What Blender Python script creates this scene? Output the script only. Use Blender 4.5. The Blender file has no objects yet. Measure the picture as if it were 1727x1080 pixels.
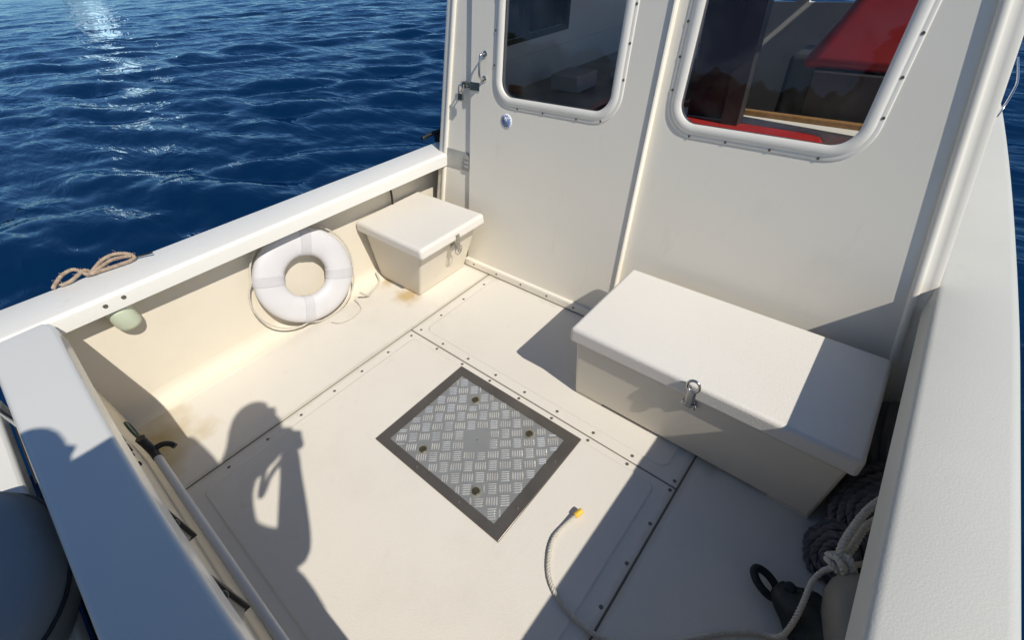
import bpy, bmesh, math, random
import numpy as np
from mathutils import Vector, Matrix, noise

random.seed(7)
S = 1.5                      # one plan unit in metres (the camera stands one unit above the cockpit sole)
SC = bpy.context.scene
COL = SC.collection

# ------------------------------------------------------------------ camera
cam_d = bpy.data.cameras.new('camera')
cam = bpy.data.objects.new('camera', cam_d)
COL.objects.link(cam)
cam_d.sensor_width = 36
cam_d.lens = 15.625
cam_d.clip_start = 0.02
cam_d.clip_end = 3000
r_, u_, f_ = Vector((.76853, .63699, -.06002)), Vector((-.38075, .53074, .7572)), Vector((-.51418, .55908, -.65042))
cam.matrix_world = Matrix(((r_.x, u_.x, -f_.x, 0), (r_.y, u_.y, -f_.y, 0), (r_.z, u_.z, -f_.z, S), (0, 0, 0, 1)))
SC.camera = cam

# ------------------------------------------------------------------ light
SUN_DIR = Vector((.935, -.142, 1.0)).normalized()          # towards the sun: starboard, a little aft
elev = math.asin(SUN_DIR.z)
world = bpy.data.worlds.new('World')
SC.world = world
world.use_nodes = True
wn = world.node_tree.nodes
sky = wn.new('ShaderNodeTexSky')
sky.sky_type = 'NISHITA'
sky.sun_disc = False
sky.sun_elevation = elev
sky.sun_rotation = math.atan2(SUN_DIR.x, SUN_DIR.y)
sky.air_density = 0.75
sky.dust_density = 0.0
sky.ozone_density = 3.6
world.node_tree.links.new(sky.outputs[0], wn['Background'].inputs[0])
wn['Background'].inputs[1].default_value = 0.115
sun_d = bpy.data.lights.new('sun', 'SUN')
sun_d.energy = 4.35
sun_d.angle = math.radians(0.53)
sun_d.color = (1.0, .955, .875)
sun = bpy.data.objects.new('sun', sun_d)
COL.objects.link(sun)
sun.rotation_euler = SUN_DIR.to_track_quat('Z', 'Y').to_euler()
sun.location = (20, -3, 22)
SC.view_settings.view_transform = 'Standard'
SC.view_settings.look = 'None'
SC.view_settings.exposure = -0.07
SC.view_settings.gamma = 1.0

# ------------------------------------------------------------------ helpers
def V(x, y, z):
    return Vector((x*S, y*S, z*S))

def link(name, me, mats, parent=None):
    o = bpy.data.objects.new(name, me)
    COL.objects.link(o)
    if not isinstance(mats, (list, tuple)):
        mats = [mats]
    for m in mats:
        if m: me.materials.append(m)
    if parent: o.parent = parent
    return o

def finish(bm, name, mats, parent=None, smooth=None, bevel=0, seg=2, solid=0):
    me = bpy.data.meshes.new(name)
    bmesh.ops.recalc_face_normals(bm, faces=bm.faces)
    bm.to_mesh(me); bm.free()
    o = link(name, me, mats, parent)
    if bevel:
        b = o.modifiers.new('b', 'BEVEL'); b.width = bevel; b.segments = seg
        b.limit_method = 'ANGLE'; b.angle_limit = math.radians(35)
        b.harden_normals = False
    if smooth is not None:
        shade(me, smooth)
    elif bevel:
        shade(me, 40)
    return o

def shade(me, ang):
    me.polygons.foreach_set('use_smooth', [True]*len(me.polygons))
    me.set_sharp_from_angle(angle=math.radians(ang))

def tag(o, label=None, cat=None, group=None, kind=None):
    if label: o['label'] = label
    if cat: o['category'] = cat
    if group: o['group'] = group
    if kind: o['kind'] = kind
    return o

def empty(name, loc, label, cat, group=None):
    o = bpy.data.objects.new(name, None)
    o.empty_display_size = .1
    COL.objects.link(o)
    o.location = loc
    return tag(o, label, cat, group)

def box(bm, x0, x1, y0, y1, z0, z1, mi=0):
    vs = [bm.verts.new(V(x, y, z)) for z in (z0, z1) for y in (y0, y1) for x in (x0, x1)]
    for idx in ((0, 2, 3, 1), (4, 5, 7, 6), (0, 1, 5, 4), (2, 6, 7, 3), (0, 4, 6, 2), (1, 3, 7, 5)):
        f = bm.faces.new([vs[i] for i in idx]); f.material_index = mi

def hexa(bm, pts):
    """8 corner points: bottom 4 ring then top 4 ring (plan units)"""
    vs = [bm.verts.new(V(*p)) for p in pts]
    for idx in ((3, 2, 1, 0), (4, 5, 6, 7), (0, 1, 5, 4), (1, 2, 6, 5), (2, 3, 7, 6), (3, 0, 4, 7)):
        bm.faces.new([vs[i] for i in idx])

def tube(bm, pts, rad, n=10, closed=False, caps=True, mi=0):
    """tube through points in metres; rad a number or list"""
    pts = [Vector(p) for p in pts]
    m = len(pts)
    rads = rad if isinstance(rad, (list, tuple)) else [rad]*m
    prev = None
    rings = []
    for i, p in enumerate(pts):
        if closed:
            t = (pts[(i+1) % m]-pts[i-1]).normalized()
        else:
            t = (pts[min(i+1, m-1)]-pts[max(i-1, 0)]).normalized()
        if prev is None:
            a = Vector((0, 0, 1)) if abs(t.z) < .9 else Vector((1, 0, 0))
            nrm = (a-t*a.dot(t)).normalized()
        else:
            nrm = (prev-t*prev.dot(t)).normalized()
        prev = nrm
        b = t.cross(nrm)
        rings.append([bm.verts.new(p+(nrm*math.cos(2*math.pi*k/n)+b*math.sin(2*math.pi*k/n))*rads[i]) for k in range(n)])
    rng = range(m) if closed else range(m-1)
    for i in rng:
        a, b = rings[i], rings[(i+1) % m]
        for k in range(n):
            f = bm.faces.new((a[k], a[(k+1) % n], b[(k+1) % n], b[k])); f.smooth = True; f.material_index = mi
    if caps and not closed:
        f = bm.faces.new(rings[0][::-1]); f.material_index = mi
        f = bm.faces.new(rings[-1]); f.material_index = mi

def spline(pts, per=8, closed=False):
    pts = [Vector(p) for p in pts]
    m = len(pts); out = []
    for i in range(m if closed else m-1):
        p0 = pts[i-1] if (closed or i > 0) else pts[0]*2-pts[1]
        p1 = pts[i]; p2 = pts[(i+1) % m]
        p3 = pts[(i+2) % m] if (closed or i+2 < m) else pts[-1]*2-pts[-2]
        for k in range(per):
            t = k/per
            out.append(.5*((2*p1)+(p2-p0)*t+(2*p0-5*p1+4*p2-p3)*t*t+(3*p1-p0-3*p2+p3)*t**3))
    if not closed: out.append(pts[-1])
    return out

def lathe(bm, prof, axis_o, axis, n=24, mi=0, cap=True):
    """prof: list of (radius, height) in metres along axis from axis_o"""
    axis = Vector(axis).normalized(); o = Vector(axis_o)
    a = Vector((0, 0, 1)) if abs(axis.z) < .9 else Vector((1, 0, 0))
    e1 = (a-axis*a.dot(axis)).normalized(); e2 = axis.cross(e1)
    rings = []
    for r, h in prof:
        rings.append([bm.verts.new(o+axis*h+(e1*math.cos(2*math.pi*k/n)+e2*math.sin(2*math.pi*k/n))*r) for k in range(n)])
    for i in range(len(rings)-1):
        for k in range(n):
            f = bm.faces.new((rings[i][k], rings[i][(k+1) % n], rings[i+1][(k+1) % n], rings[i+1][k]))
            f.smooth = True; f.material_index = mi
    if cap:
        for rr in (rings[0][::-1], rings[-1]):
            f = bm.faces.new(rr); f.material_index = mi

def sweep(bm, sections, closed=False, caps=True):
    """sections: list of lists of world points (metres), same length, each a closed outline"""
    rings = [[bm.verts.new(p) for p in s] for s in sections]
    n = len(rings[0])
    for i in range(len(rings) if closed else len(rings)-1):
        a, b = rings[i], rings[(i+1) % len(rings)]
        for k in range(n):
            bm.faces.new((a[k], a[(k+1) % n], b[(k+1) % n], b[k]))
    if caps and not closed:
        bm.faces.new(rings[0][::-1]); bm.faces.new(rings[-1])

def rrect(x0, x1, y0, y1, r, n=8):
    out = []
    for cx, cy, a0 in ((x1-r, y0+r, -90), (x1-r, y1-r, 0), (x0+r, y1-r, 90), (x0+r, y0+r, 180)):
        for k in range(n+1):
            a = math.radians(a0+90*k/n)
            out.append((cx+r*math.cos(a), cy+r*math.sin(a)))
    return out

def plate(name, outer, holes, thick, mtx, mats, parent=None, bevel=0.0):
    """flat sheet with holes cut in it: 2-D outlines in metres, laid by mtx; thickness about local z=0..thick"""
    cu = bpy.data.curves.new(name+'_outline', 'CURVE')
    cu.dimensions = '2D'; cu.fill_mode = 'BOTH'
    cu.extrude = max(thick/2-bevel, 1e-4); cu.bevel_depth = bevel; cu.bevel_resolution = 2
    cu.offset = -bevel
    for loop in [outer]+list(holes):
        sp = cu.splines.new('POLY'); sp.points.add(len(loop)-1); sp.use_cyclic_u = True
        for p, q in zip(sp.points, loop): p.co = (q[0], q[1], 0, 1)
    tmp = bpy.data.objects.new(name+'_tmp', cu); COL.objects.link(tmp)
    bpy.context.view_layer.update()
    dg = bpy.context.evaluated_depsgraph_get()
    me = bpy.data.meshes.new_from_object(tmp.evaluated_get(dg))
    bpy.data.objects.remove(tmp); bpy.data.curves.remove(cu)
    me.name = name
    me.transform(Matrix.Translation((0, 0, thick/2)))
    me.transform(mtx)
    me.materials.clear()
    o = link(name, me, mats, parent)
    shade(me, 35)
    return o

# ------------------------------------------------------------------ materials
def mat(name, col, rough=.5, metal=0.0, var=.06, vscale=2.0, bump=0.0, bscale=300.0, coat=0.0, spec=.5, bump2=0.0, b2scale=20.0, dirt=None):
    m = bpy.data.materials.new(name); m.use_nodes = True
    nt = m.node_tree; N = nt.nodes; L = nt.links
    b = N['Principled BSDF']
    b.inputs['Roughness'].default_value = rough
    b.inputs['Metallic'].default_value = metal
    b.inputs['Specular IOR Level'].default_value = spec
    b.inputs['Coat Weight'].default_value = coat
    tc = N.new('ShaderNodeTexCoord')
    nz = N.new('ShaderNodeTexNoise'); nz.inputs['Scale'].default_value = vscale; nz.inputs['Detail'].default_value = 6
    L.new(tc.outputs['Object'], nz.inputs['Vector'])
    mx = N.new('ShaderNodeMix'); mx.data_type = 'RGBA'
    mx.inputs[6].default_value = [c*(1-var) for c in col]+[1]
    mx.inputs[7].default_value = [min(1, c*(1+var)) for c in col]+[1]
    mr = N.new('ShaderNodeMapRange'); mr.inputs[1].default_value = .3; mr.inputs[2].default_value = .7
    L.new(nz.outputs['Fac'], mr.inputs[0]); L.new(mr.outputs[0], mx.inputs[0])
    out = mx.outputs[2]
    if dirt:
        for dd in dirt:
            dc, dscale, lo, hi, amt = dd[:5]
            n2 = N.new('ShaderNodeTexNoise'); n2.inputs['Scale'].default_value = dscale; n2.inputs['Detail'].default_value = 8
            n2.inputs['Roughness'].default_value = .65
            if len(dd) > 5:
                mpn = N.new('ShaderNodeMapping'); mpn.inputs['Scale'].default_value = dd[5]
                L.new(tc.outputs['Object'], mpn.inputs['Vector']); L.new(mpn.outputs[0], n2.inputs['Vector'])
            else:
                L.new(tc.outputs['Object'], n2.inputs['Vector'])
            m2 = N.new('ShaderNodeMapRange'); m2.inputs[1].default_value = lo; m2.inputs[2].default_value = hi; m2.inputs[4].default_value = amt
            L.new(n2.outputs['Fac'], m2.inputs[0])
            x2 = N.new('ShaderNodeMix'); x2.data_type = 'RGBA'; x2.inputs[7].default_value = list(dc)+[1]
            L.new(m2.outputs[0], x2.inputs[0]); L.new(out, x2.inputs[6]); out = x2.outputs[2]
    L.new(out, b.inputs['Base Color'])
    if bump or bump2:
        last = None
        if bump2:
            n4 = N.new('ShaderNodeTexNoise'); n4.inputs['Scale'].default_value = b2scale; n4.inputs['Detail'].default_value = 2
            L.new(tc.outputs['Object'], n4.inputs['Vector'])
            b4 = N.new('ShaderNodeBump'); b4.inputs['Strength'].default_value = bump2; b4.inputs['Distance'].default_value = .01
            L.new(n4.outputs['Fac'], b4.inputs['Height']); last = b4
        if bump:
            n3 = N.new('ShaderNodeTexNoise'); n3.inputs['Scale'].default_value = bscale; n3.inputs['Detail'].default_value = 3
            L.new(tc.outputs['Object'], n3.inputs['Vector'])
            b3 = N.new('ShaderNodeBump'); b3.inputs['Strength'].default_value = bump; b3.inputs['Distance'].default_value = .002
            L.new(n3.outputs['Fac'], b3.inputs['Height'])
            if last: L.new(last.outputs[0], b3.inputs['Normal'])
            last = b3
        L.new(last.outputs[0], b.inputs['Normal'])
    m['bsdf'] = 1
    return m

def stain(m, centre, radius, col, amt, scale=9):
    """a rust or dirt stain of ragged outline round a point (metres) on an existing material"""
    nt = m.node_tree; N = nt.nodes; L = nt.links; b = N['Principled BSDF']
    src = b.inputs['Base Color'].links[0].from_socket
    tc = N.new('ShaderNodeTexCoord')
    vd = N.new('ShaderNodeVectorMath'); vd.operation = 'DISTANCE'; vd.inputs[1].default_value = centre
    L.new(tc.outputs['Object'], vd.inputs[0])
    nz = N.new('ShaderNodeTexNoise'); nz.inputs['Scale'].default_value = scale; nz.inputs['Detail'].default_value = 5
    L.new(tc.outputs['Object'], nz.inputs['Vector'])
    ad = N.new('ShaderNodeMath'); ad.operation = 'MULTIPLY_ADD'; ad.inputs[1].default_value = radius*1.6; ad.inputs[2].default_value = -radius*.8
    L.new(nz.outputs['Fac'], ad.inputs[0])
    a2 = N.new('ShaderNodeMath'); a2.operation = 'ADD'; L.new(vd.outputs['Value'], a2.inputs[0]); L.new(ad.outputs[0], a2.inputs[1])
    mr = N.new('ShaderNodeMapRange'); mr.inputs[1].default_value = radius; mr.inputs[2].default_value = radius*.2
    mr.inputs[3].default_value = 0; mr.inputs[4].default_value = amt
    L.new(a2.outputs[0], mr.inputs[0])
    mx = N.new('ShaderNodeMix'); mx.data_type = 'RGBA'; mx.inputs[7].default_value = list(col)+[1]
    L.new(mr.outputs[0], mx.inputs[0]); L.new(src, mx.inputs[6]); L.new(mx.outputs[2], b.inputs['Base Color'])

DIRT = [((.42, .36, .26), 1.7, .54, .78, .20), ((.33, .29, .22), 38, .68, .80, .35), ((.40, .35, .27), 9, .62, .78, .22), ((.30, .27, .22), 26, .70, .80, .35, (1, .12, 1))]
M_floor = mat('nonskid_cream', (.71, .66, .575), .62, spec=.3, var=.03, vscale=1.3, bump=.5, bscale=230, dirt=DIRT)
M_liner = mat('gelcoat_cream', (.70, .635, .515), .62, var=.03, vscale=1.4, bump2=.02, b2scale=7, dirt=DIRT[:1], spec=.25)
M_cap = mat('gelcoat_white', (.76, .735, .67), .42, var=.025, vscale=1.5, bump=.28, bscale=210, dirt=[((.45, .44, .40), 6, .66, .8, .3)])
M_lid = mat('locker_lid_white', (.74, .695, .62), .45, var=.02, vscale=2, bump=.5, bscale=150, dirt=[((.5, .45, .36), 30, .72, .8, .4)])
M_lock = mat('locker_cream', (.70, .64, .53), .42, var=.03, vscale=2, bump2=.03, b2scale=9)
M_cap2 = mat('gelcoat_vignetted', (.51, .50, .45), .5, var=.05, vscale=1.2, bump=.32, bscale=220, bump2=.03, b2scale=9, dirt=[((.38, .36, .31), 5, .60, .8, .35), ((.25, .23, .2), 45, .72, .8, .4)])  # base darkened to paint in lens vignetting; the dirt is its own
M_cap3 = mat('gelcoat_transom', (.66, .645, .595), .35, coat=.3, var=.03, vscale=1.5, bump=.15, bscale=210, dirt=[((.36, .35, .33), 4, .62, .8, .35), ((.2, .2, .2), 60, .74, .8, .4)])  # base toned down from the white gelcoat, painting lens vignetting at the stern
M_bulk = mat('bulkhead_offwhite', (.83, .775, .66), .33, var=.02, vscale=1.0, bump2=.05, b2scale=3.2, dirt=[((.5, .46, .38), 2.2, .58, .8, .2), ((.46, .40, .30), 14, .60, .80, .22, (1, 1, .07)), ((.3, .27, .22), 60, .74, .82, .35)])
M_frame = mat('window_frame_offwhite', (.79, .75, .665), .30, var=.02, vscale=3)
M_seam = mat('seam_sealant_tan', (.15, .13, .10), .8)
M_screw = mat('screw_weathered_steel', (.20, .17, .14), .45, metal=.7, var=.3, vscale=60)
M_steel = mat('stainless_steel', (.55, .54, .52), .22, metal=1, var=.1, vscale=20)
M_alu = mat('tread_aluminium', (.37, .365, .34), .42, metal=.5, var=.07, vscale=5, bump=.12, bscale=500, dirt=[((.36, .31, .22), 7, .60, .78, .4)])
M_hframe = mat('hatch_frame_bronzed', (.19, .165, .135), .36, metal=.6, var=.18, vscale=7, bump=.15, bscale=120, dirt=[((.10, .085, .07), 14, .5, .75, .5)])
M_black = mat('black_plastic', (.012, .012, .013), .42, var=.2, vscale=20)
M_ring = mat('life_ring_white', (.64, .625, .625), .55, var=.03, vscale=9, dirt=[((.45, .42, .36), 8, .60, .8, .3)], bump2=.04, b2scale=14)
M_web = mat('webbing_pale_grey', (.56, .545, .55), .75, var=.03, vscale=50, bump=.3, bscale=400)
M_rope = mat('rope_white', (.55, .51, .43), .85, var=.12, vscale=120, bump=.4, bscale=300)
M_tan = mat('rope_tan', (.36, .27, .19), .85, var=.3, vscale=60, bump=.4, bscale=300)
M_ropetip = mat('rope_end_yellow_tape', (.80, .50, .05), .5, var=.1, vscale=80)
M_fblack = mat('fender_black', (.007, .013, .012), .6, bump2=.6, b2scale=30, var=.2, vscale=8)
M_fbeige = mat('fender_beige_vinyl', (.21, .19, .155), .45, var=.12, vscale=9)
M_cloth = mat('fabric_dark_grey', (.12, .11, .115), .85, var=.2, vscale=9, bump=.4, bscale=350)
M_pole = mat('pole_white_grey', (.55, .55, .54), .35, var=.04, vscale=4)
M_holder = mat('rod_holder_translucent', (.60, .66, .50), .35, var=.04, vscale=9)
M_holder.node_tree.nodes['Principled BSDF'].inputs['Subsurface Weight'].default_value = .25
M_holder.node_tree.nodes['Principled BSDF'].inputs['Subsurface Radius'].default_value = (.02, .02, .015)
M_green = mat('drain_fitting_green', (.03, .07, .055), .4, var=.2, vscale=20)
M_engine = mat('engine_cowl_grey', (.24, .24, .235), .4, var=.06, vscale=4, dirt=[((.4, .39, .36), 9, .62, .8, .3)])
M_gap = mat('gap_shade_black', (.02, .019, .018), .7, var=.3, vscale=10)  # black fill painting the shade in the gap behind the transom
M_red = mat('upholstery_red', (.36, .016, .016), .55, var=.1, vscale=8, bump=.2, bscale=300)
M_wood = mat('teak_trim', (.30, .16, .06), .4, var=.2, vscale=30)
M_cabin = mat('cabin_liner_grey', (.70, .69, .65), .6, var=.05)
M_dark = mat('cabin_dark_vinyl', (.035, .033, .032), .55, var=.2, vscale=6)
M_plate = mat('vent_plate_grey', (.42, .41, .37), .4, metal=.3, var=.06, vscale=20)
M_skin = mat('skin', (.52, .33, .25), .5, var=.05)
M_shirt = mat('shirt_navy', (.05, .07, .13), .8, var=.1, vscale=20)
M_shirt2 = mat('shirt_grey', (.25, .25, .26), .8, var=.1, vscale=20)
M_trous = mat('trousers_khaki', (.30, .26, .19), .8, var=.1, vscale=20)
M_hair = mat('hair_brown', (.06, .04, .025), .7, var=.2, vscale=60)
M_hull = mat('added_hull_white', (.74, .73, .70), .25, var=.02, coat=.3)
M_added_sail = mat('sail_sun_reflector', (.94, .93, .91), .40, metal=.45, var=.02)  # part metallic so the added sail throws sunlight onto the water
def grime(m, axis, at, half, col, amt):
    nt = m.node_tree; N = nt.nodes; L = nt.links; b = N['Principled BSDF']
    src = b.inputs['Base Color'].links[0].from_socket
    tc = N.new('ShaderNodeTexCoord'); sp = N.new('ShaderNodeSeparateXYZ'); L.new(tc.outputs['Object'], sp.inputs[0])
    sb = N.new('ShaderNodeMath'); sb.operation = 'SUBTRACT'; sb.inputs[1].default_value = at; L.new(sp.outputs[axis], sb.inputs[0])
    ab = N.new('ShaderNodeMath'); ab.operation = 'ABSOLUTE'; L.new(sb.outputs[0], ab.inputs[0])
    nz = N.new('ShaderNodeTexNoise'); nz.inputs['Scale'].default_value = 11; nz.inputs['Detail'].default_value = 6; L.new(tc.outputs['Object'], nz.inputs['Vector'])
    dv = N.new('ShaderNodeMath'); dv.operation = 'MULTIPLY'; dv.inputs[1].default_value = half*2.2; L.new(nz.outputs['Fac'], dv.inputs[0])
    mr = N.new('ShaderNodeMapRange'); mr.inputs[1].default_value = 0; L.new(dv.outputs[0], mr.inputs[2])
    mr.inputs[3].default_value = amt; mr.inputs[4].default_value = 0; L.new(ab.outputs[0], mr.inputs[0])
    mx = N.new('ShaderNodeMix'); mx.data_type = 'RGBA'; mx.inputs[7].default_value = list(col)+[1]
    L.new(mr.outputs[0], mx.inputs[0]); L.new(src, mx.inputs[6]); L.new(mx.outputs[2], b.inputs['Base Color'])
for ax_, at_ in ((0, -1.0425*S), (0, -.0868*S)): grime(M_floor, ax_, at_, .022, (.36, .30, .20), .45)
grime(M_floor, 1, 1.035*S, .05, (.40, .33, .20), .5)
stain(M_floor, V(-1.20, .735, 0), .10, (.50, .33, .10), .75, 14)
stain(M_floor, V(-1.34, .75, 0), .07, (.50, .36, .14), .6, 14)
stain(M_floor, V(-1.25, -.135, 0), .23, (.48, .36, .16), .9, 7)
stain(M_floor, V(-.05, .72, 0), .05, (.40, .33, .2), .4, 14)

def glass_mat(name, tint, refl=1.5):
    m = bpy.data.materials.new(name); m.use_nodes = True
    N = m.node_tree.nodes; L = m.node_tree.links; N.clear()
    out = N.new('ShaderNodeOutputMaterial'); mix = N.new('ShaderNodeMixShader')
    tr = N.new('ShaderNodeBsdfTransparent'); tr.inputs[0].default_value = list(tint)+[1]
    gl = N.new('ShaderNodeBsdfGlossy'); gl.inputs['Roughness'].default_value = .01
    fr = N.new('ShaderNodeFresnel'); fr.inputs[0].default_value = refl
    L.new(fr.outputs[0], mix.inputs[0]); L.new(tr.outputs[0], mix.inputs[1]); L.new(gl.outputs[0], mix.inputs[2])
    # salt film: faint smears and dried spots
    tc = N.new('ShaderNodeTexCoord'); df = N.new('ShaderNodeBsdfDiffuse'); df.inputs[0].default_value = (.7, .7, .68, 1)
    nz = N.new('ShaderNodeTexNoise'); nz.inputs['Scale'].default_value = 5; nz.inputs['Detail'].default_value = 7; nz.inputs['Distortion'].default_value = 1.5
    n2 = N.new('ShaderNodeTexNoise'); n2.inputs['Scale'].default_value = 70; n2.inputs['Detail'].default_value = 2
    L.new(tc.outputs['Object'], nz.inputs['Vector']); L.new(tc.outputs['Object'], n2.inputs['Vector'])
    r1 = N.new('ShaderNodeMapRange'); r1.inputs[1].default_value = .45; r1.inputs[2].default_value = .8; r1.inputs[4].default_value = .030
    r2 = N.new('ShaderNodeMapRange'); r2.inputs[1].default_value = .72; r2.inputs[2].default_value = .80; r2.inputs[4].default_value = .06
    L.new(nz.outputs['Fac'], r1.inputs[0]); L.new(n2.outputs['Fac'], r2.inputs[0])
    ad = N.new('ShaderNodeMath'); L.new(r1.outputs[0], ad.inputs[0]); L.new(r2.outputs[0], ad.inputs[1])
    m2 = N.new('ShaderNodeMixShader'); L.new(ad.outputs[0], m2.inputs[0]); L.new(mix.outputs[0], m2.inputs[1]); L.new(df.outputs[0], m2.inputs[2])
    L.new(m2.outputs[0], out.inputs[0])
    return m
M_glass = glass_mat('window_glass_tinted', (.97, .98, .975), 1.33)
M_glass2 = glass_mat('side_window_glass', (.95, .97, .98), 1.3)

# ------------------------------------------------------------------ water, shore and far things
def build_water():
    r = np.concatenate([1.6*(140/1.6)**np.linspace(0, 1, 620), 140*(1500/140)**np.linspace(0, 1, 40)[1:]])
    a = np.concatenate([np.linspace(math.radians(118), math.radians(235), 640), np.linspace(math.radians(235), math.radians(478), 260)[1:-1]])
    NR, NA = len(r), len(a)
    R, A = np.meshgrid(r, a, indexing='ij')
    cx, cy = -.56*S, .9*S
    X = cx+R*np.cos(A); Y = cy+R*np.sin(A)
    rng = np.random.default_rng(3)
    Z = np.zeros_like(X); DX = np.zeros_like(X); DY = np.zeros_like(X)
    spacing = R*np.log(140/1.6)/620
    wind = math.radians(122)
    for i in range(64):
        lam = .32*(1.065**i) if i < 44 else rng.uniform(.5, 2.4)
        th = wind+rng.normal(0, .42)
        k = 2*np.pi/lam
        amp = .0068*lam**.95*rng.uniform(.5, 1.2)
        if lam > 1.6: amp *= .48
        if lam < .55: amp *= .85
        if .7 < lam < 1.6: amp *= 1.25
        ph = rng.uniform(0, 2*np.pi)
        fade = np.clip((lam/spacing-3)/4, 0, 1)
        arg = k*(X*math.cos(th)+Y*math.sin(th))+ph+.8*np.sin(.23*X+.31*Y+i)
        Z += amp*fade*np.sin(arg)
        DX -= .7*amp*fade*math.cos(th)*np.cos(arg); DY -= .7*amp*fade*math.sin(th)*np.cos(arg)
    # gusts: patches of livelier and calmer water
    g = .75+.35*np.sin(.9*X+.5*np.sin(.7*Y))*np.sin(.6*Y+1.3)
    Z *= g
    co = np.stack([X+DX, Y+DY, Z-.30*S], -1).reshape(-1, 3)
    i0 = (np.arange(NR-1)[:, None]*NA+np.arange(NA)[None, :])
    j = (np.arange(NA)+1) % NA
    i1 = (np.arange(NR-1)[:, None]*NA+j[None, :])
    quads = np.stack([i0, i0+NA, i1+NA, i1], -1).reshape(-1, 4)
    me = bpy.data.meshes.new('water')
    me.vertices.add(len(co)); me.vertices.foreach_set('co', co.ravel())
    me.loops.add(quads.size); me.loops.foreach_set('vertex_index', quads.ravel())
    me.polygons.add(len(quads)); me.polygons.foreach_set('loop_start', np.arange(0, quads.size, 4)); me.polygons.foreach_set('loop_total', np.full(len(quads), 4))
    me.update(); me.validate()
    me.polygons.foreach_set('use_smooth', [True]*len(me.polygons))
    m = bpy.data.materials.new('sea_water'); m.use_nodes = True
    N = m.node_tree.nodes; L = m.node_tree.links; N.clear()
    out = N.new('ShaderNodeOutputMaterial'); mix = N.new('ShaderNodeMixShader')
    df = N.new('ShaderNodeBsdfDiffuse'); df.inputs[0].default_value = (.0012, .017, .056, 1)
    gl = N.new('ShaderNodeBsdfGlossy'); gl.inputs[0].default_value = (.54, .80, 1.0, 1); gl.inputs['Roughness'].default_value = .05
    fr = N.new('ShaderNodeFresnel'); fr.inputs[0].default_value = 1.333
    ml = N.new('ShaderNodeMath'); ml.operation = 'MULTIPLY'; ml.inputs[1].default_value = .66
    tc = N.new('ShaderNodeTexCoord'); mp = N.new('ShaderNodeMapping')
    mp.inputs['Rotation'].default_value = (0, 0, math.radians(-32)); mp.inputs['Scale'].default_value = (.6, 1.9, 1)
    L.new(tc.outputs['Object'], mp.inputs['Vector'])
    last = None
    for sc, st, dist in ((.9, .7, .11), (2.2, .5, .040), (5.0, .4, .012)):
        nz = N.new('ShaderNodeTexNoise'); nz.inputs['Scale'].default_value = sc; nz.inputs['Detail'].default_value = 3
        nz.inputs['Distortion'].default_value = .7
        L.new(mp.outputs[0], nz.inputs['Vector'])
        bp = N.new('ShaderNodeBump'); bp.inputs['Strength'].default_value = st; bp.inputs['Distance'].default_value = dist
        L.new(nz.outputs['Fac'], bp.inputs['Height'])
        if last: L.new(last.outputs[0], bp.inputs['Normal'])
        last = bp
    for n_ in (gl, fr): L.new(last.outputs[0], n_.inputs['Normal'])
    L.new(fr.outputs[0], ml.inputs[0]); L.new(ml.outputs[0], mix.inputs[0])
    L.new(df.outputs[0], mix.inputs[1]); L.new(gl.outputs[0], mix.inputs[2]); L.new(mix.outputs[0], out.inputs[0])
    tag(link('water', me, m), kind='structure')
build_water()

def build_shore():
    # wooded bank astern, seen only as a reflection in the cabin windows
    bm = bmesh.new()
    rows = []
    nA, nR = 90, 10
    for i in range(nR+1):
        row = []
        for k in range(nA+1):
            az = math.radians(150+115*k/nA)
            d = 62+i*9
            h = -1.2+ (i/nR)*15+(noise.noise(Vector((k*.13, i*.3, 1)))*1.6 if i > 0 else 0)
            row.append(bm.verts.new((d*math.sin(az), d*math.cos(az), h)))
        rows.append(row)
    for i in range(nR):
        for k in range(nA):
            bm.faces.new((rows[i][k], rows[i+1][k], rows[i+1][k+1], rows[i][k+1]))
    o = finish(bm, 'shore_hill', mat('shore_earth', (.09, .08, .05), .9, var=.3, vscale=.3), smooth=60)
    tag(o, kind='structure')
    bm = bmesh.new()
    rnd = random.Random(5)
    for q in range(420):
        az = math.radians(rnd.uniform(150, 265)); d = rnd.uniform(66, 120)
        h = rnd.uniform(9.5, 12.5)*(.7+d/220); rad = rnd.uniform(2.6, 4.6)
        base = Vector((d*math.sin(az), d*math.cos(az), -1.5+(d-62)/90*15))
        r0 = bmesh.ops.create_icosphere(bm, subdivisions=3, radius=1)
        pk = rnd.uniform(.0, .8)
        for v in r0['verts']:
            q_ = v.co.copy()
            n_ = 1+.38*noise.noise(q_*2.6+Vector((q, 0, 0)))+.22*noise.noise(q_*7+Vector((0, q, 0)))
            w_ = 1-pk*max(0, q_.z)*.7
            v.co = base+Vector((q_.x*rad*n_*w_, q_.y*rad*n_*w_, h*.5+q_.z*h*.5*(.9+.25*(n_-1))))
    o = finish(bm, 'far_wood', mat('conifer_green', (.035, .05, .022), .9, var=.4, vscale=.5))
    tag(o, 'dark wooded shore astern of the boat', 'woods', kind='stuff')
build_shore()

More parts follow.
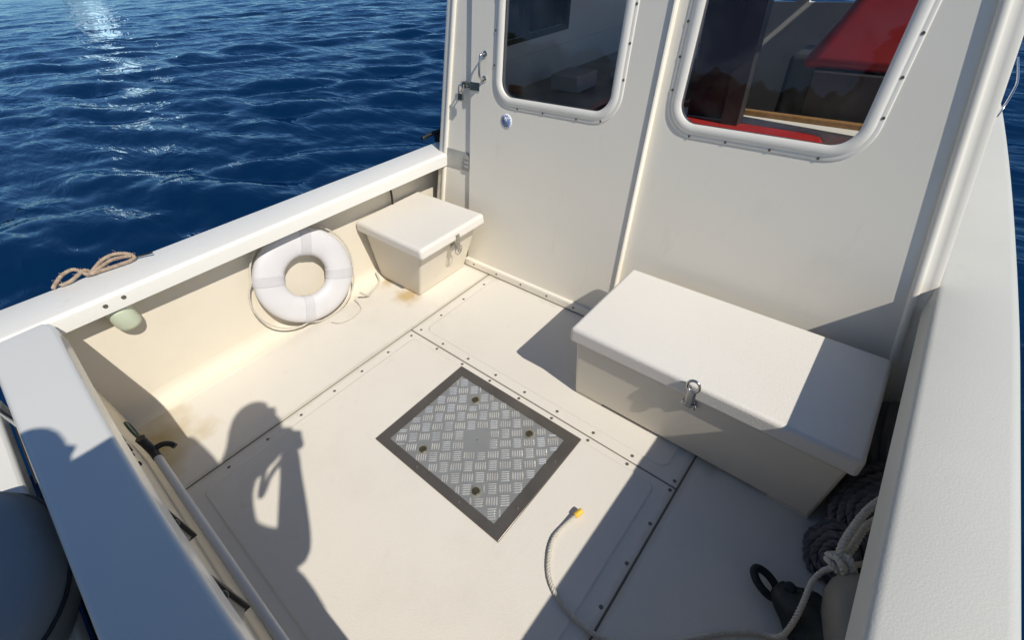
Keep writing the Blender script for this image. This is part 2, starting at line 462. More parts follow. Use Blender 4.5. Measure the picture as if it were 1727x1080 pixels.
def build_added_sailboat():
    # yacht added out of frame; its raked, shiny sail bounces sun into the water streak
    d = Vector((-.9765, .2155, 0)).normalized()
    K = 2.3
    base = d*112+Vector((0, 0, -.30*S))
    side = Vector((-d.y, d.x, 0))
    root = empty('added_sailboat', base, 'unseen white yacht added so its tilted sail reflects a bright streak on the water', 'added_sailboat')
    def W(x, y, z): return (d*y+side*x+Vector((0, 0, z)))*K
    bm = bmesh.new()
    secs = []
    for t in np.linspace(0, 1, 11):
        w = 1.25*math.sin(math.pi*min(1, .25+t*.75))**.7 if t < 1 else .05
        x = -1.1+2.6*t
        secs.append([W(x, w*(abs(math.cos(a))**.3)*(1 if math.cos(a) > 0 else -1), .5-1.0*math.sin(a)) for a in np.linspace(0, math.pi, 9)])
    sweep(bm, secs)
    finish(bm, 'hull', M_hull, root, smooth=50)
    bm = bmesh.new(); tube(bm, [W(1.4, -.2, .7), W(1.4, 2.7, 10.6)], .09, 8)
    finish(bm, 'added_mast', M_steel, root)
    bm = bmesh.new(); tube(bm, [W(1.4, 0, 1.6), W(-1.8, .35, 1.7)], .07, 8)
    finish(bm, 'added_boom', M_steel, root)
    bm = bmesh.new()
    rows = []
    for i in range(13):
        v = i/12
        row = []
        for k in range(7):
            uu = k/6
            w = 1.9*(1-v)**.4+.12
            row.append(bm.verts.new(W(1.3-uu*w, .35*uu+.28*math.sin(math.pi*uu)*(1-v*.6)+v*8.5*.30, 1.75+v*8.5)))
        rows.append(row)
    for i in range(12):
        for k in range(6):
            bm.faces.new((rows[i][k], rows[i][k+1], rows[i+1][k+1], rows[i+1][k]))
    o = finish(bm, 'added_mainsail', M_added_sail, root, smooth=60)
    md = o.modifiers.new('s', 'SOLIDIFY'); md.thickness = .02
build_added_sailboat()

# ================================================================== the boat
boat = empty('motorboat', (0, 0, 0), 'cream and white fibreglass motorboat seen from its open aft cockpit towards the cabin', 'boat')

ZG = .40                     # gunwale height
YB, LEAN = 1.042, .2         # bulkhead foot and forward lean
def bw(x, z, off=0.0):       # a point on the leaning bulkhead, off = metres proud of it
    p = V(x, YB+LEAN*z, z)
    return p+Vector((0, -.98058, .19612))*off
MB = Matrix(((1, 0, 0, 0), (0, .19612, -.98058, YB*S), (0, .98058, .19612, 0), (0, 0, 0, 1)))
def vz(z): return z*S*1.0198  # height -> distance up the bulkhead slope
def XR(x): return x*S

def port_in(y): return -1.338+.036*y if y < 1.1 else -1.298+.10*(y-1.1)+.05*max(0, y-1.1)**2
def port_out(y): return -1.512+.055*(y+.2) if y < 1.15 else -1.438+.06*(y-1.15)+.09*(y-1.15)**2
def stb_in(y): return .1775 if y < 1.2 else .1775-.05*(y-1.2)
def stb_out(y): return .312 if y < 1.0 else .312-.012*(y-1.0)-.012*(y-1.0)**2

# hull shell
bm = bmesh.new()
for side in (0, 1):
    secs = []
    for y in np.linspace(-.235, 3.4, 16):
        yy = min(y, 3.0)
        xo = (port_out(yy)+.012) if side == 0 else (stb_out(yy)-.012)
        if y > 2.2:
            t = (y-2.2)/1.2; xo = xo*(1-t**2)+(-.56)*t**2
        s = -1 if side == 0 else 1
        secs.append([V(xo, y, .385), V(xo-s*.0, y, .30), V(xo-s*.003, y, -.1), V(xo-s*.10, y, -.42), V(xo-s*.14, y, -.42), V(xo-s*.009, y, -.1), V(xo-s*.007, y, .30), V(xo-s*.007, y, .385)])
    sweep(bm, secs)
finish(bm, 'hull', M_hull, boat, smooth=40)

# gunwales
def gunwale(fin, fout, s, y0, y1, lip, m=None):
    bm = bmesh.new(); secs = []
    n = 30
    for i in range(n+1):
        y = y0+(y1-y0)*i/n
        a, b = fin(y), fout(y)
        prof = [(a, ZG-.045*lip), (a, ZG-.012)]
        for k in range(1, 6):
            t = math.radians(90*k/5)
            prof.append((a+s*.012*(1-math.cos(t)), ZG-.012+.012*math.sin(t)))
        prof += [(b-s*.02, ZG+.001)]
        for k in range(1, 6):
            t = math.radians(90*k/5)
            prof.append((b-s*.02+s*.02*math.sin(t), ZG-.02+.02*math.cos(t)))
        prof += [(b, ZG-.05), (b-s*.02, ZG-.05), (b-s*.02, ZG-.03), (a+s*.02, ZG-.03), (a+s*.02, ZG-.045*lip)]
        secs.append([V(p[0], y, p[1]) for p in prof])
    sweep(bm, secs)
    return finish(bm, 'gunwale', m or M_cap, boat, smooth=32)
g1 = gunwale(port_in, port_out, -1, -.24, 3.0, 1.0)
g1['label'] = 'port gunwale with a bright white top'
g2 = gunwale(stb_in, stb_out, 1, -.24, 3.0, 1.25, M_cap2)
g2['label'] = 'starboard gunwale with textured white top, toned darker for lens vignetting'

# transom: cap and inner wall
bm = bmesh.new()
secs = []
xs = [-1.331, -1.322, -1.300] + list(np.linspace(-1.2, .19, 12))
for x in xs:
    e = -.104-.009*math.sin(math.pi*min(1, max(0, (x+1.33)/1.05)))
    cut = 0
    if x < -1.31: cut = .010*((-1.31-x)/.021)**2
    yi = e-cut; yo = -.222
    z = ZG+.003
    prof = [(yi, z-.05), (yi, z-.009)]
    for k in range(1, 6):
        t = math.radians(90*k/5); prof.append((yi-.009*(1-math.cos(t)), z-.009+.009*math.sin(t)))
    prof.append((yo+.014, z))
    for k in range(1, 6):
        t = math.radians(90*k/5); prof.append((yo+.014-.014*math.sin(t), z-.014+.014*math.cos(t)))
    prof += [(yo, z-.05), (yo+.012, z-.05), (yo+.012, z-.03), (yi-.012, z-.03), (yi-.012, z-.05)]
    secs.append([V(x, p[0], p[1]) for p in prof])
sweep(bm, secs)
finish(bm, 'transom_cap', M_cap3, boat, smooth=32)
bm = bmesh.new()
box(bm, -1.405, .285, -.205, -.143, -.06, .372)
finish(bm, 'transom_wall', M_liner, boat, bevel=.01)

# inner liner: side walls with a soft radius down to the side decks
def liner(xw, xd, s, ztop):
    bm = bmesh.new(); secs = []
    R = .055
    for y in (-.1435, .3, .7, YB+.3):
        prof = [(xw, ztop)]
        for k in range(0, 9):
            t = math.radians(90*k/8)
            prof.append((xw-s*R*(1-math.cos(t)), R*(1-math.sin(t))))
        prof += [(xd, 0), (xd, -.03), (xw+s*.004, -.03), (xw+s*.004, ztop)]
        secs.append([V(p[0], y, p[1]) for p in prof])
    sweep(bm, secs)
    return secs, bm
SEAM_P, SEAM_S = -1.0425, -.0868
s_, bm = liner(-1.402, SEAM_P-.0022, -1, .372)
ld = finish(bm, 'side_deck', [M_liner, M_floor], boat, smooth=32)
def flatten_big(o):
    for p in o.data.polygons:
        if p.area > .05: p.use_smooth = False
flatten_big(ld)
ld['label'] = 'port side deck and coaming'
for p in ld.data.polygons:
    if p.normal.z > .9 and abs(p.center.z) < .003: p.material_index = 1
s_, bm = liner(.29, SEAM_S+.0022, 1, .372)
rd = finish(bm, 'side_deck', [M_liner, M_floor], boat, smooth=32)
flatten_big(rd)
rd['label'] = 'starboard side deck and coaming in shade'
for p in rd.data.polygons:
    if p.normal.z > .9 and abs(p.center.z) < .003: p.material_index = 1

# bilge tray under the panels (dark in the seams)
bm = bmesh.new(); box(bm, SEAM_P-.03, SEAM_S+.03, -.142, YB+.25, -.07, -.0305)
for xs_ in (SEAM_P, SEAM_S): box(bm, xs_-.0019, xs_+.0019, -.141, YB+.24, -.0303, -.0022)
box(bm, SEAM_P+.003, SEAM_S-.003, .6165-.0015, .6165+.0015, -.0302, -.0022)
finish(bm, 'bilge_tray', M_seam, boat)

# removable sole panels
YC = .6165
def panel(y0, y1, name='floor_panel'):
    bm = bmesh.new()
    box(bm, SEAM_P+.0022, SEAM_S-.0022, y0, y1, -.03, 0)
    return finish(bm, name, M_floor, boat, bevel=.003, seg=2)
pan_a = panel(-.1425, YC-.0018)
pan_f = panel(YC+.0018, YB+.25)
def field(parent, x0, x1, y0, y1, r, label):
    """slightly raised nonskid field with rounded corners"""
    bm = bmesh.new()
    lo = [bm.verts.new((p[0], p[1], -.002)) for p in rrect(x0*S, x1*S, y0*S, y1*S, r*S)]
    m_ = [bm.verts.new((p[0], p[1], .0012)) for p in rrect(x0*S, x1*S, y0*S, y1*S, r*S)]
    hi = [bm.verts.new((p[0], p[1], .0040)) for p in rrect((x0+.004)*S, (x1-.004)*S, (y0+.004)*S, (y1-.004)*S, (r-.002)*S)]
    n = len(lo)
    for a, b in ((lo, m_), (m_, hi)):
        for k in range(n): bm.faces.new((a[k], a[(k+1) % n], b[(k+1) % n], b[k]))
    bm.faces.new(hi); bm.faces.new(lo[::-1])
    return finish(bm, 'nonskid_field', M_floor, parent, smooth=20)
field(pan_a, -1.000, -.130, -.10, YC-.021, .02, '')
field(pan_f, -1.000, -.128, YC+.031, YB-.025, .025, '')

# screws
bm = bmesh.new()
lathe(bm, [(.0052, 0), (.0052, .0008), (.0038, .0016), (.0014, .0016), (.0012, .0006)], (0, 0, 0), (0, 0, 1), n=12)
scr_me = bpy.data.meshes.new('screw'); bm.to_mesh(scr_me); bm.free(); scr_me.materials.append(M_screw)
def screw(p, parent, nrm=(0, 0, 1), sc=1.0):
    o = bpy.data.objects.new('screw', scr_me); COL.objects.link(o)
    o.location = p; o.parent = parent
    o.rotation_euler = Vector(nrm).to_track_quat('Z', 'Y').to_euler(); o.scale = (sc*1.25, sc*1.25, sc)
    return o
for i, y in enumerate((.498, .394, .294, .183, .081, -.026, .597)): screw(V(-1.0165, y, .0001), pan_a)
for y in (.958, .846, .732, .637): screw(V(-1.012, y, .0001), pan_f)
for x in (-.899, -.783, -.667, -.555, -.44, -.324, -.211, -.1):
    screw(V(x, .633, .0001), pan_f); screw(V(x+.001, .605, .0001), pan_a)
for y in (.505, .400, .298, .19, .08, -.03): screw(V(-.099, y, .0001), pan_a)
for y in (.74, .85): screw(V(-.099, y, .0001), pan_f)

# hatch
hx0, hx1, hy0, hy1 = -.7748, -.3363, .2639, .5955
hatch = None
bm = bmesh.new()
fw = .034
zt = .0058
outer = [(hx0, hy0), (hx1, hy0), (hx1, hy1), (hx0, hy1)]
inner = [(hx0+fw, hy0+fw*.75), (hx1-fw, hy0+fw*.75), (hx1-fw, hy1-fw*.9), (hx0+fw, hy1-fw*.9)]
lo = [bm.verts.new(V(x, y, .0005)) for x, y in outer]; ho = [bm.verts.new(V(x, y, zt)) for x, y in outer]
hi = [bm.verts.new(V(x, y, zt)) for x, y in inner]; li = [bm.verts.new(V(x, y, .0005)) for x, y in inner]
for a, b in ((lo, ho), (ho, hi), (hi, li), (li, lo)):
    for k in range(4): bm.faces.new((a[k], a[(k+1) % 4], b[(k+1) % 4], b[k]))
hatch = finish(bm, 'deck_hatch', M_hframe, boat, bevel=.003)
hatch['label'] = 'square inspection hatch of bright tread plate in a dull bronze frame'
for (x, y) in ((-.62, hy0+.013), (-.47, hy0+.013), (hx1-.015, .35), (hx1-.017, .50), (hx0+.015, .43), (-.555, hy1-.015)):
    screw(V(x, y, zt), hatch, sc=.8)
# tread plate with real bars
bm = bmesh.new()
px0, px1, py0, py1 = hx0+fw-.002, hx1-fw+.002, hy0+fw*.75-.002, hy1-fw*.9+.002
zp = .0043
box(bm, px0, px1, py0, py1, -.002, zp)
ang = math.radians(40)
ca, sa = math.cos(ang), math.sin(ang)
cell = .0505
hcx, hcy = (px0+px1)/2*S, (py0+py1)/2*S
bolts = [(-.648, .523), (-.454, .526), (-.646, .321), (-.456, .321)]
def bar(cx, cy, ax, ln, wd):
    c2, s2 = math.cos(ax), math.sin(ax)
    vs = []
    for (l, w, z) in ((-ln/2, 0, 0), (-ln/4, -wd/2, 0), (ln/4, -wd/2, 0), (ln/2, 0, 0), (ln/4, wd/2, 0), (-ln/4, wd/2, 0), (-ln*.34, 0, .0025), (ln*.34, 0, .0025)):
        vs.append(bm.verts.new((cx+c2*l-s2*w, cy+s2*l+c2*w, zp*S+z-(.0002 if z == 0 else 0))))
    for idx in ((0, 1, 6), (1, 2, 7, 6), (2, 3, 7), (3, 4, 7), (4, 5, 6, 7), (5, 0, 6)):
        bm.faces.new([vs[i] for i in idx]).material_index = 1
for i in range(-9, 10):
    for j in range(-9, 10):
        qx = (i+.5)*cell*.92; qy = (j+.5)*cell*.92
        wx, wy = hcx+ca*qx-sa*qy, hcy+sa*qx+ca*qy
        ax = ang if (i+j) % 2 == 0 else ang+math.pi/2
        for k in range(5):
            o = (k-2)*.0088
            bx = wx-math.sin(ax)*o; by = wy+math.cos(ax)*o
            m_ = .006
            if not (px0*S+m_ < bx < px1*S-m_ and py0*S+m_ < by < py1*S-m_): continue
            if abs(bx+.552*S)*1.0+abs(by-.428*S)*1.25 < .085: continue
            if any((bx-b[0]*S)**2+(by-b[1]*S)**2 < .030**2 for b in bolts): continue
            bar(bx, by, ax, .040, .0064)
M_bar = mat('tread_bar_worn', (.66, .66, .64), .26, metal=.6, var=.15, vscale=16, dirt=[((.3, .27, .2), 9, .62, .8, .5)])
finish(bm, 'tread_plate', [M_alu, M_bar], hatch)
M_bolt = mat('hatch_bolt_tarnished', (.20, .17, .10), .35, metal=.8, var=.3, vscale=40)
M_bring = mat('hatch_bolt_ring', (.50, .47, .38), .4, metal=.7, var=.2, vscale=40)
for n_, b in enumerate(bolts):
    bm = bmesh.new()
    p = V(b[0], b[1], zp)
    lathe(bm, [(.0235, -.001), (.0235, .0008), (.0185, .0014), (.0180, .0006)], p, (0, 0, 1), n=24, mi=1)
    lathe(bm, [(.0150, 0.0002), (.0145, .0034), (.0105, .0040), (.0095, .0016), (.004, .0014), (.003, .003), (.0005, .003)], p, (0, 0, 1), n=20)
    finish(bm, 'hatch_bolt', [M_bolt, M_bring], hatch, smooth=40)
bm = bmesh.new(); lathe(bm, [(.0032, 0), (.003, .0005), (.0005, .0006)], V(-.552, .428, zp), (0, 0, 1), n=10)
finish(bm, 'keyhole', M_screw, hatch)

# ------------------------------------------------------------------ cabin
ZR = 1.27
def cab_l(z): return -1.382+.109*z
def cab_r(z): return .262-.205*z
W_L = (-1.037, -.637, .615, .96)
W_R = (-.455, -.065, .62, .96)
def hole(w, grow=0.0, r=.05):
    return rrect(XR(w[0]-grow), XR(w[1]+grow), vz(w[2]-grow), vz(w[3]+grow), (r+grow)*S, 9)
plate('bulkhead', [(XR(cab_l(0)), 0), (XR(cab_r(0)), 0), (XR(cab_r(ZR)), vz(ZR)), (XR(cab_l(ZR)), vz(ZR))],
      [hole(W_R), rrect(XR(-1.10), XR(-.58), vz(.08), vz(1.0), .05)], .03, MB @ Matrix.Translation((0, 0, -.03)), M_bulk, boat)
bulk = bpy.data.objects['bulkhead']
DOOR_T = .018
door = plate('sliding_door', [(XR(-1.167), vz(.028)), (XR(-.5205), vz(.028)), (XR(-.5205), vz(1.06)), (XR(-1.167), vz(1.06))],
             [hole(W_L)], DOOR_T, MB @ Matrix.Translation((0, 0, .0006)), M_bulk, boat, bevel=.002)
door['label'] = 'off-white sliding cabin door with rounded window'
M_wall_face = DOOR_T+.0006

def window_frame(w, base, parent, gr=.032):
    """half-round rubber and fibreglass surround, swept round the opening"""
    prof = [(-.004, -.03), (-.004, .0060), (.002, .0095), (.012, .0112), (.022, .010), (.029, .0065), (.031, .0042), (.0325, .0042), (.042, .0038), (.045, .0022), (.046, -.001)]
    bm = bmesh.new()
    loops = []
    for off, h in prof:
        pts = rrect(XR(w[0])-off, XR(w[1])+off, vz(w[2])-off, vz(w[3])+off, .05*S+off, 9)
        loops.append([bm.verts.new(MB @ Vector((p[0], p[1], base+h))) for p in pts])
    n = len(loops[0])
    for a, b in zip(loops, loops[1:]):
        for k in range(n): bm.faces.new((a[k], a[(k+1) % n], b[(k+1) % n], b[k]))
    o = finish(bm, 'window_frame', M_frame, parent, smooth=50)
    # pane, a real sheet 5 mm thick
    plate('window_pane', rrect(XR(w[0])+.002, XR(w[1])-.002, vz(w[2])+.002, vz(w[3])-.002, .05*S, 9), [], .005,
          MB @ Matrix.Translation((0, 0, base-.012)), M_glass, parent)
    nrm = Vector((0, -.98058, .19612))
    return o
def frame_screws(w, base, parent, spots):
    for x, z in spots:
        screw(bw(x, z, base+.0043), parent, (0, -.98, .196), .75)
fl = window_frame(W_L, M_wall_face, door)
fr = window_frame(W_R, 0, bulk)
e = .0255
frame_screws(W_L, M_wall_face, door, [(W_L[1]+e, .70), (W_L[1]+e, .78), (W_L[1]+e, .86), (W_L[0]-e, .70), (W_L[0]-e, .79), (W_L[0]-e, .87), (-.74, W_L[2]-e), (-.86, W_L[2]-e), (-.96, W_L[2]-e), (-.66, W_L[2]-e+.006)])
frame_screws(W_R, 0, bulk, [(W_R[1]+e, .685), (W_R[1]+e, .755), (W_R[1]+e, .825), (W_R[0]-e, .69), (W_R[0]-e, .76), (W_R[0]-e, .83), (-.41, W_R[2]-e), (-.32, W_R[2]-e), (-.22, W_R[2]-e), (-.12, W_R[2]-e)])

# base rail the door slides in
bm = bmesh.new()
secs = []
for x in (-1.168, -.08):
    pr = [(.0, .0005), (.040, .0005), (.040, .022), (.036, .026), (.0, .0295)]
    secs.append([bw(x, z, o) for o, z in pr])
sweep(bm, secs)
rail = finish(bm, 'door_track', M_bulk, bulk, smooth=25)
for x in (-1.12, -1.0, -.88, -.76, -.645, -.53):
    screw(bw(x, .013, .0402), rail, (0, -.98, .196), .9)
# vertical closing bead at the door's starboard edge
bm = bmesh.new()
secs = [[bw(-.5195, z, .0), bw(-.5195, z, .026), bw(-.517, z, .028), bw(-.5135, z, .026), bw(-.5125, z, .0)] for z in (.03, 1.06)]
sweep(bm, secs)
finish(bm, 'door_bead', M_bulk, bulk, smooth=30)

# corner flanges: cabin sides reach a little aft of the bulkhead, with a rounded edge
def flange(fx, s):
    bm = bmesh.new(); secs = []
    for z in np.linspace(.0, ZR, 12):
        x = fx(z)
        prof = [(.043, -.02), (.043, .004)]
        prof += [(.0415, .0095), (.037, .0125), (.031, .0125), (.0265, .0095), (.0245, .0055), (.012, .005), (.003, .004), (-.001, .001), (-.001, -.02)]
        secs.append([bw(x-s*a, z, o*1.0) for a, o in prof])
    sweep(bm, secs)
    return finish(bm, 'corner_post', M_bulk, boat, smooth=60)
flange(cab_l, -1)
flange(cab_r, 1)

# cabin sides with window openings
def side_plate(fx, s, holes_yz, name):
    bm = bmesh.new()
    ya = [YB, 3.0]
    # grid cells between cut lines so that openings are real holes
    ys = sorted(set([YB+.02]+[h for hh in holes_yz for h in hh[:2]]+[2.95]))
    zs = sorted(set([0.38]+[h for hh in holes_yz for h in hh[2:]]+[ZR]))
    for i in range(len(ys)-1):
        for k in range(len(zs)-1):
            y0, y1, z0, z1 = ys[i], ys[i+1], zs[k], zs[k+1]
            if any(h[0] <= y0 < h[1] and h[2] <= z0 < h[3] for h in holes_yz): continue
            def yy(y, z): return y+(LEAN*z if abs(y-(YB+.02)) < 1e-6 else 0)
            t = .02
            pts = []
            for dx in (0, -s*t):
                pts += [(fx(z0)+dx, yy(y0, z0), z0), (fx(z0)+dx, yy(y1, z0), z0), (fx(z1)+dx, yy(y1, z1), z1), (fx(z1)+dx, yy(y0, z1), z1)]
            hexa(bm, pts)
    bmesh.ops.remove_doubles(bm, verts=bm.verts, dist=1e-4)
    return finish(bm, name, [M_hull], boat)
PH = [(1.33, 1.585, .71, 1.02), (1.615, 1.875, .71, 1.02)]
SH = [(1.35, 1.88, .62, 1.20), (1.95, 2.5, .62, 1.20)]
side_plate(cab_l, -1, PH, 'cabin_side')['label'] = 'port cabin side with two windows'
side_plate(cab_r, 1, SH, 'cabin_side')['label'] = 'starboard cabin side with two windows'
for hs, fx, s in ((PH, cab_l, -1), (SH, cab_r, 1)):
    for (y0, y1, z0, z1) in hs:
        bm = bmesh.new()
        a = -s*.008; b = -s*.011
        hexa(bm, [(fx(z0)+a, y0, z0), (fx(z0)+a, y1, z0), (fx(z1)+a, y1, z1), (fx(z1)+a, y0, z1), (fx(z0)+b, y0, z0), (fx(z0)+b, y1, z0), (fx(z1)+b, y1, z1), (fx(z1)+b, y0, z1)])
        finish(bm, 'side_window_pane', M_glass2, boat)
        bm = bmesh.new()
        for (ya, yb2, za, zb) in ((y0-.015, y1+.015, z0-.018, z0), (y0-.015, y1+.015, z1, z1+.018), (y0-.015, y0, z0, z1), (y1, y1+.015, z0, z1)):
            pts = []
            for dx in (-s*.032, s*.004):
                pts += [(fx(za)+dx, ya, za), (fx(za)+dx, yb2, za), (fx(zb)+dx, yb2, zb), (fx(zb)+dx, ya, zb)]
            hexa(bm, pts)
        finish(bm, 'side_window_frame', M_black, boat)
bm = bmesh.new()
hexa(bm, [(cab_l(ZR)-.03, YB+LEAN*ZR-.01, ZR+.001), (cab_r(ZR)+.03, YB+LEAN*ZR-.01, ZR+.001), (cab_r(ZR)-.05, 3.05, ZR+.001), (cab_l(ZR)+.05, 3.05, ZR+.001),
          (cab_l(ZR)-.03, YB+LEAN*ZR-.01, ZR+.04), (cab_r(ZR)+.03, YB+LEAN*ZR-.01, ZR+.04), (cab_r(ZR)-.05, 3.05, ZR+.05), (cab_l(ZR)+.05, 3.05, ZR+.05)])
finish(bm, 'cabin_roof', M_hull, boat, bevel=.02)
bm = bmesh.new(); box(bm, -1.36, .22, YB+.27, 2.95, -.03, .02)
finish(bm, 'cabin_sole', mat('cabin_sole_teak', (.34, .25, .16), .5, var=.15, vscale=12), boat)
bm = bmesh.new(); box(bm, -1.34, .20, 2.951, 2.98, .0, .68); box(bm, -1.34, .12, 2.951, 2.98, 1.05, ZR)
for x in (-1.30, -.62, .0): box(bm, x-.03, x+.03, 2.9515, 2.9795, .68, 1.05)
finish(bm, 'cabin_front', M_cabin, boat)
# interior lining of the cabin walls
for fx, s in ((cab_l, -1), (cab_r, 1)):
    bm = bmesh.new()
    a, b = -s*.022, -s*.027
    z0, z1 = .02, .64
    hexa(bm, [(fx(z0)+a, YB+.1+LEAN*z0, z0), (fx(z0)+a, 2.94, z0), (fx(z1)+a, 2.94, z1), (fx(z1)+a, YB+.1+LEAN*z1, z1), (fx(z0)+b, YB+.1+LEAN*z0, z0), (fx(z0)+b, 2.94, z0), (fx(z1)+b, 2.94, z1), (fx(z1)+b, YB+.1+LEAN*z1, z1)])
    finish(bm, 'cabin_lining', M_cabin, boat)
# interior: bench base, ledge with wood fiddle, galley, partition
bm = bmesh.new(); box(bm, -.80, .14, 1.36, 1.955, .021, .335)
finish(bm, 'bench_base', M_cabin, boat)
bm = bmesh.new(); box(bm, -.80, .13, 1.965, 2.06, .021, .40)
led = finish(bm, 'ledge', M_lid, boat, bevel=.01)
bm = bmesh.new(); box(bm, -.80, .13, 2.061, 2.085, .3, .418)
finish(bm, 'fiddle_rail', M_wood, led, bevel=.006)
bm = bmesh.new(); box(bm, -.72, -.50, 1.96, 1.964, .40, 1.0); box(bm, -.56, -.50, 1.90, 1.96, .401, 1.0)
finish(bm, 'cabin_partition', M_dark, boat)
bm = bmesh.new(); box(bm, -.34, .02, 2.11, 2.26, .021, .5655)
finish(bm, 'seat_pedestal', M_dark, boat, bevel=.01)
bm = bmesh.new(); box(bm, -.50, .10, 2.45, 2.7, .021, .55)
finish(bm, 'helm_console', M_dark, boat, bevel=.03)
bm = bmesh.new(); box(bm, -1.325, -.93, 1.36, 2.7, .021, .50)
gal = finish(bm, 'galley_cabinet', M_dark, boat, bevel=.01)
bm = bmesh.new(); box(bm, -1.325, -.91, 1.355, 2.7, .501, .525)
finish(bm, 'galley_counter', mat('counter_grey_brown', (.26, .25, .22), .45, var=.3, vscale=5), gal, bevel=.006)
bm = bmesh.new(); box(bm, -1.325, -.935, 1.345, 1.3535, .46, .525)
finish(bm, 'counter_trim', M_wood, gal)
bm = bmesh.new(); box(bm, -1.33, -1.235, 1.50, 1.515, .5255, .553)
finish(bm, 'shelf_fiddle', mat('mahogany_trim', (.32, .09, .05), .4, var=.15, vscale=30), gal, bevel=.004)
M_card = mat('box_grey_card', (.42, .42, .40), .7, var=.06, vscale=9)
bm = bmesh.new(); box(bm, -1.16, -1.03, 1.60, 1.74, .5256, .585)
tag(finish(bm, 'storage_box', M_card, bevel=.008), 'small grey box on the galley counter inside the left window', 'box')
bm = bmesh.new()
tube(bm, spline([V(-1.02, 1.85, .545), V(-.98, 1.80, .55), V(-.945, 1.86, .548), V(-.96, 1.93, .545), V(-1.01, 1.95, .545)], 6), .02, 10)
tag(finish(bm, 'rolled_cloth', mat('cloth_pale', (.5, .5, .48), .8, var=.2, vscale=30), smooth=60), 'pale rolled cloth lying behind the grey box on the galley counter', 'cloth')

# door furniture
bm = bmesh.new()
hz0, hz1, hxx = .659, .727, -1.1055
bO = M_wall_face
pts = spline([bw(hxx, hz1, bO), bw(hxx, hz1, bO+.022), bw(hxx, hz1-.006, bO+.034), bw(hxx, (hz0+hz1)/2, bO+.038), bw(hxx, hz0+.006, bO+.034), bw(hxx, hz0, bO+.022), bw(hxx, hz0, bO)], 5)
tube(bm, pts, .0052, 10)
for z in (hz0, hz1):
    lathe(bm, [(.014, -.0005), (.014, .003), (.009, .006), (.007, .006)], bw(hxx, z, bO), (0, -.98, .196), n=16)
finish(bm, 'door_handle', M_steel, door, smooth=50)
bm = bmesh.new()
# hasp: hinged strap over a staple with a padlock
def bwbox(x0, x1, z0, z1, o0, o1):
    P = [bw(x0, z0, o0), bw(x1, z0, o0), bw(x1, z1, o0), bw(x0, z1, o0), bw(x0, z0, o1), bw(x1, z0, o1), bw(x1, z1, o1), bw(x0, z1, o1)]
    vs = [bm.verts.new(p) for p in P]
    for idx in ((3, 2, 1, 0), (4, 5, 6, 7), (0, 1, 5, 4), (1, 2, 6, 5), (2, 3, 7, 6), (3, 0, 4, 7)):
        bm.faces.new([vs[i] for i in idx])
bwbox(-1.167, -1.125, .622, .646, M_wall_face, M_wall_face+.004)
bwbox(-1.21, -1.166, .626, .642, M_wall_face+.002, M_wall_face+.006)
tube(bm, spline([bw(-1.195, .626, .0), bw(-1.195, .626, .035), bw(-1.195, .634, .044), bw(-1.195, .642, .035), bw(-1.195, .642, 0)], 5), .004, 8)
tube(bm, spline([bw(-1.200, .634, .034), bw(-1.207, .630, .04), bw(-1.212, .615, .036), bw(-1.212, .606, .034)], 5), .0042, 8)
tube(bm, spline([bw(-1.188, .634, .034), bw(-1.188, .630, .04), bw(-1.194, .615, .036), bw(-1.195, .606, .034)], 5), .0042, 8)
bwbox(-1.213, -1.193, .588, .607, .028, .040)
finish(bm, 'hasp', M_steel, bulk, bevel=.0015)
# hinge-like receiver plate low on the fixed side panel
bm = bmesh.new(); bwbox(-1.294, -1.170, .354, .419, .0004, .0034)
vp = finish(bm, 'vent_plate', M_plate, bulk, bevel=.001)
bm = bmesh.new(); bwbox(-1.196, -1.172, .362, .412, .0036, .012)
for z in (.372, .387, .402): bwbox(-1.195, -1.173, z-.004, z+.004, .0122, .0165)
finish(bm, 'vent_louvre', M_plate, vp, bevel=.001)
# round blue and white sticker
bm = bmesh.new()
nrm = Vector((0, -.98058, .19612))
c = bw(-1.004, .548, M_wall_face)
lathe(bm, [(.036, -.0002), (.036, .0006), (.0005, .0006)], c, nrm, n=32, mi=0)
lathe(bm, [(.0255, .0006), (.0255, .0009), (.0005, .0009)], c, nrm, n=28, mi=1)
for k in range(14):
    a = 2*math.pi*k/14
    d = Vector((math.cos(a), 0, 0))+Vector((0, .19612, .98058))*math.sin(a)
    t = nrm.cross(d)
    q = c+nrm*.0009
    vs = [bm.verts.new(q+d*.0250+t*.0034), bm.verts.new(q+d*.0250-t*.0034), bm.verts.new(q+d*.0325)]
    f = bm.faces.new(vs); f.material_index = 1
for (dx, dz, rr) in ((-.007, .012, .0088), (.008, .015, .006), (-.002, .006, .0065)):
    q = c+Vector((dx, .19612*dz, .98058*dz))
    lathe(bm, [(rr, .0009), (rr, .00115), (.0003, .00115)], q, nrm, n=14, mi=0)
st = finish(bm, 'round_sticker', [mat('sticker_white', (.74, .75, .78), .4), mat('sticker_blue', (.16, .22, .42), .4, var=.3, vscale=120)], door)

# rod holder tube ends under the port gunwale, with two screws on the lip
hx, hy = -1.374, .006
bm = bmesh.new()
ax = Vector((-.18, 0.05, -1)).normalized()
lathe(bm, [(.002, -.005), (.038, -.005), (.043, .0), (.045, .012), (.0445, .086), (.041, .100), (.032, .106), (.013, .105), (.012, .102), (.002, .102)], V(hx, hy, .352), ax, n=28)
finish(bm, 'rod_holder', M_holder, boat, smooth=50)
for (y, z) in ((-.008, .377), (.033, .380)):
    screw(V(port_in(y)+.0006, y, z), g1, (1, 0, 0), 1.25)

# cable behind the small locker
bm = bmesh.new()
tube(bm, spline([V(-1.392, .90, .36), V(-1.385, .895, .30), V(-1.388, .885, .22), V(-1.39, .88, .12)], 6), .006, 8)
finish(bm, 'cable', M_black, boat)
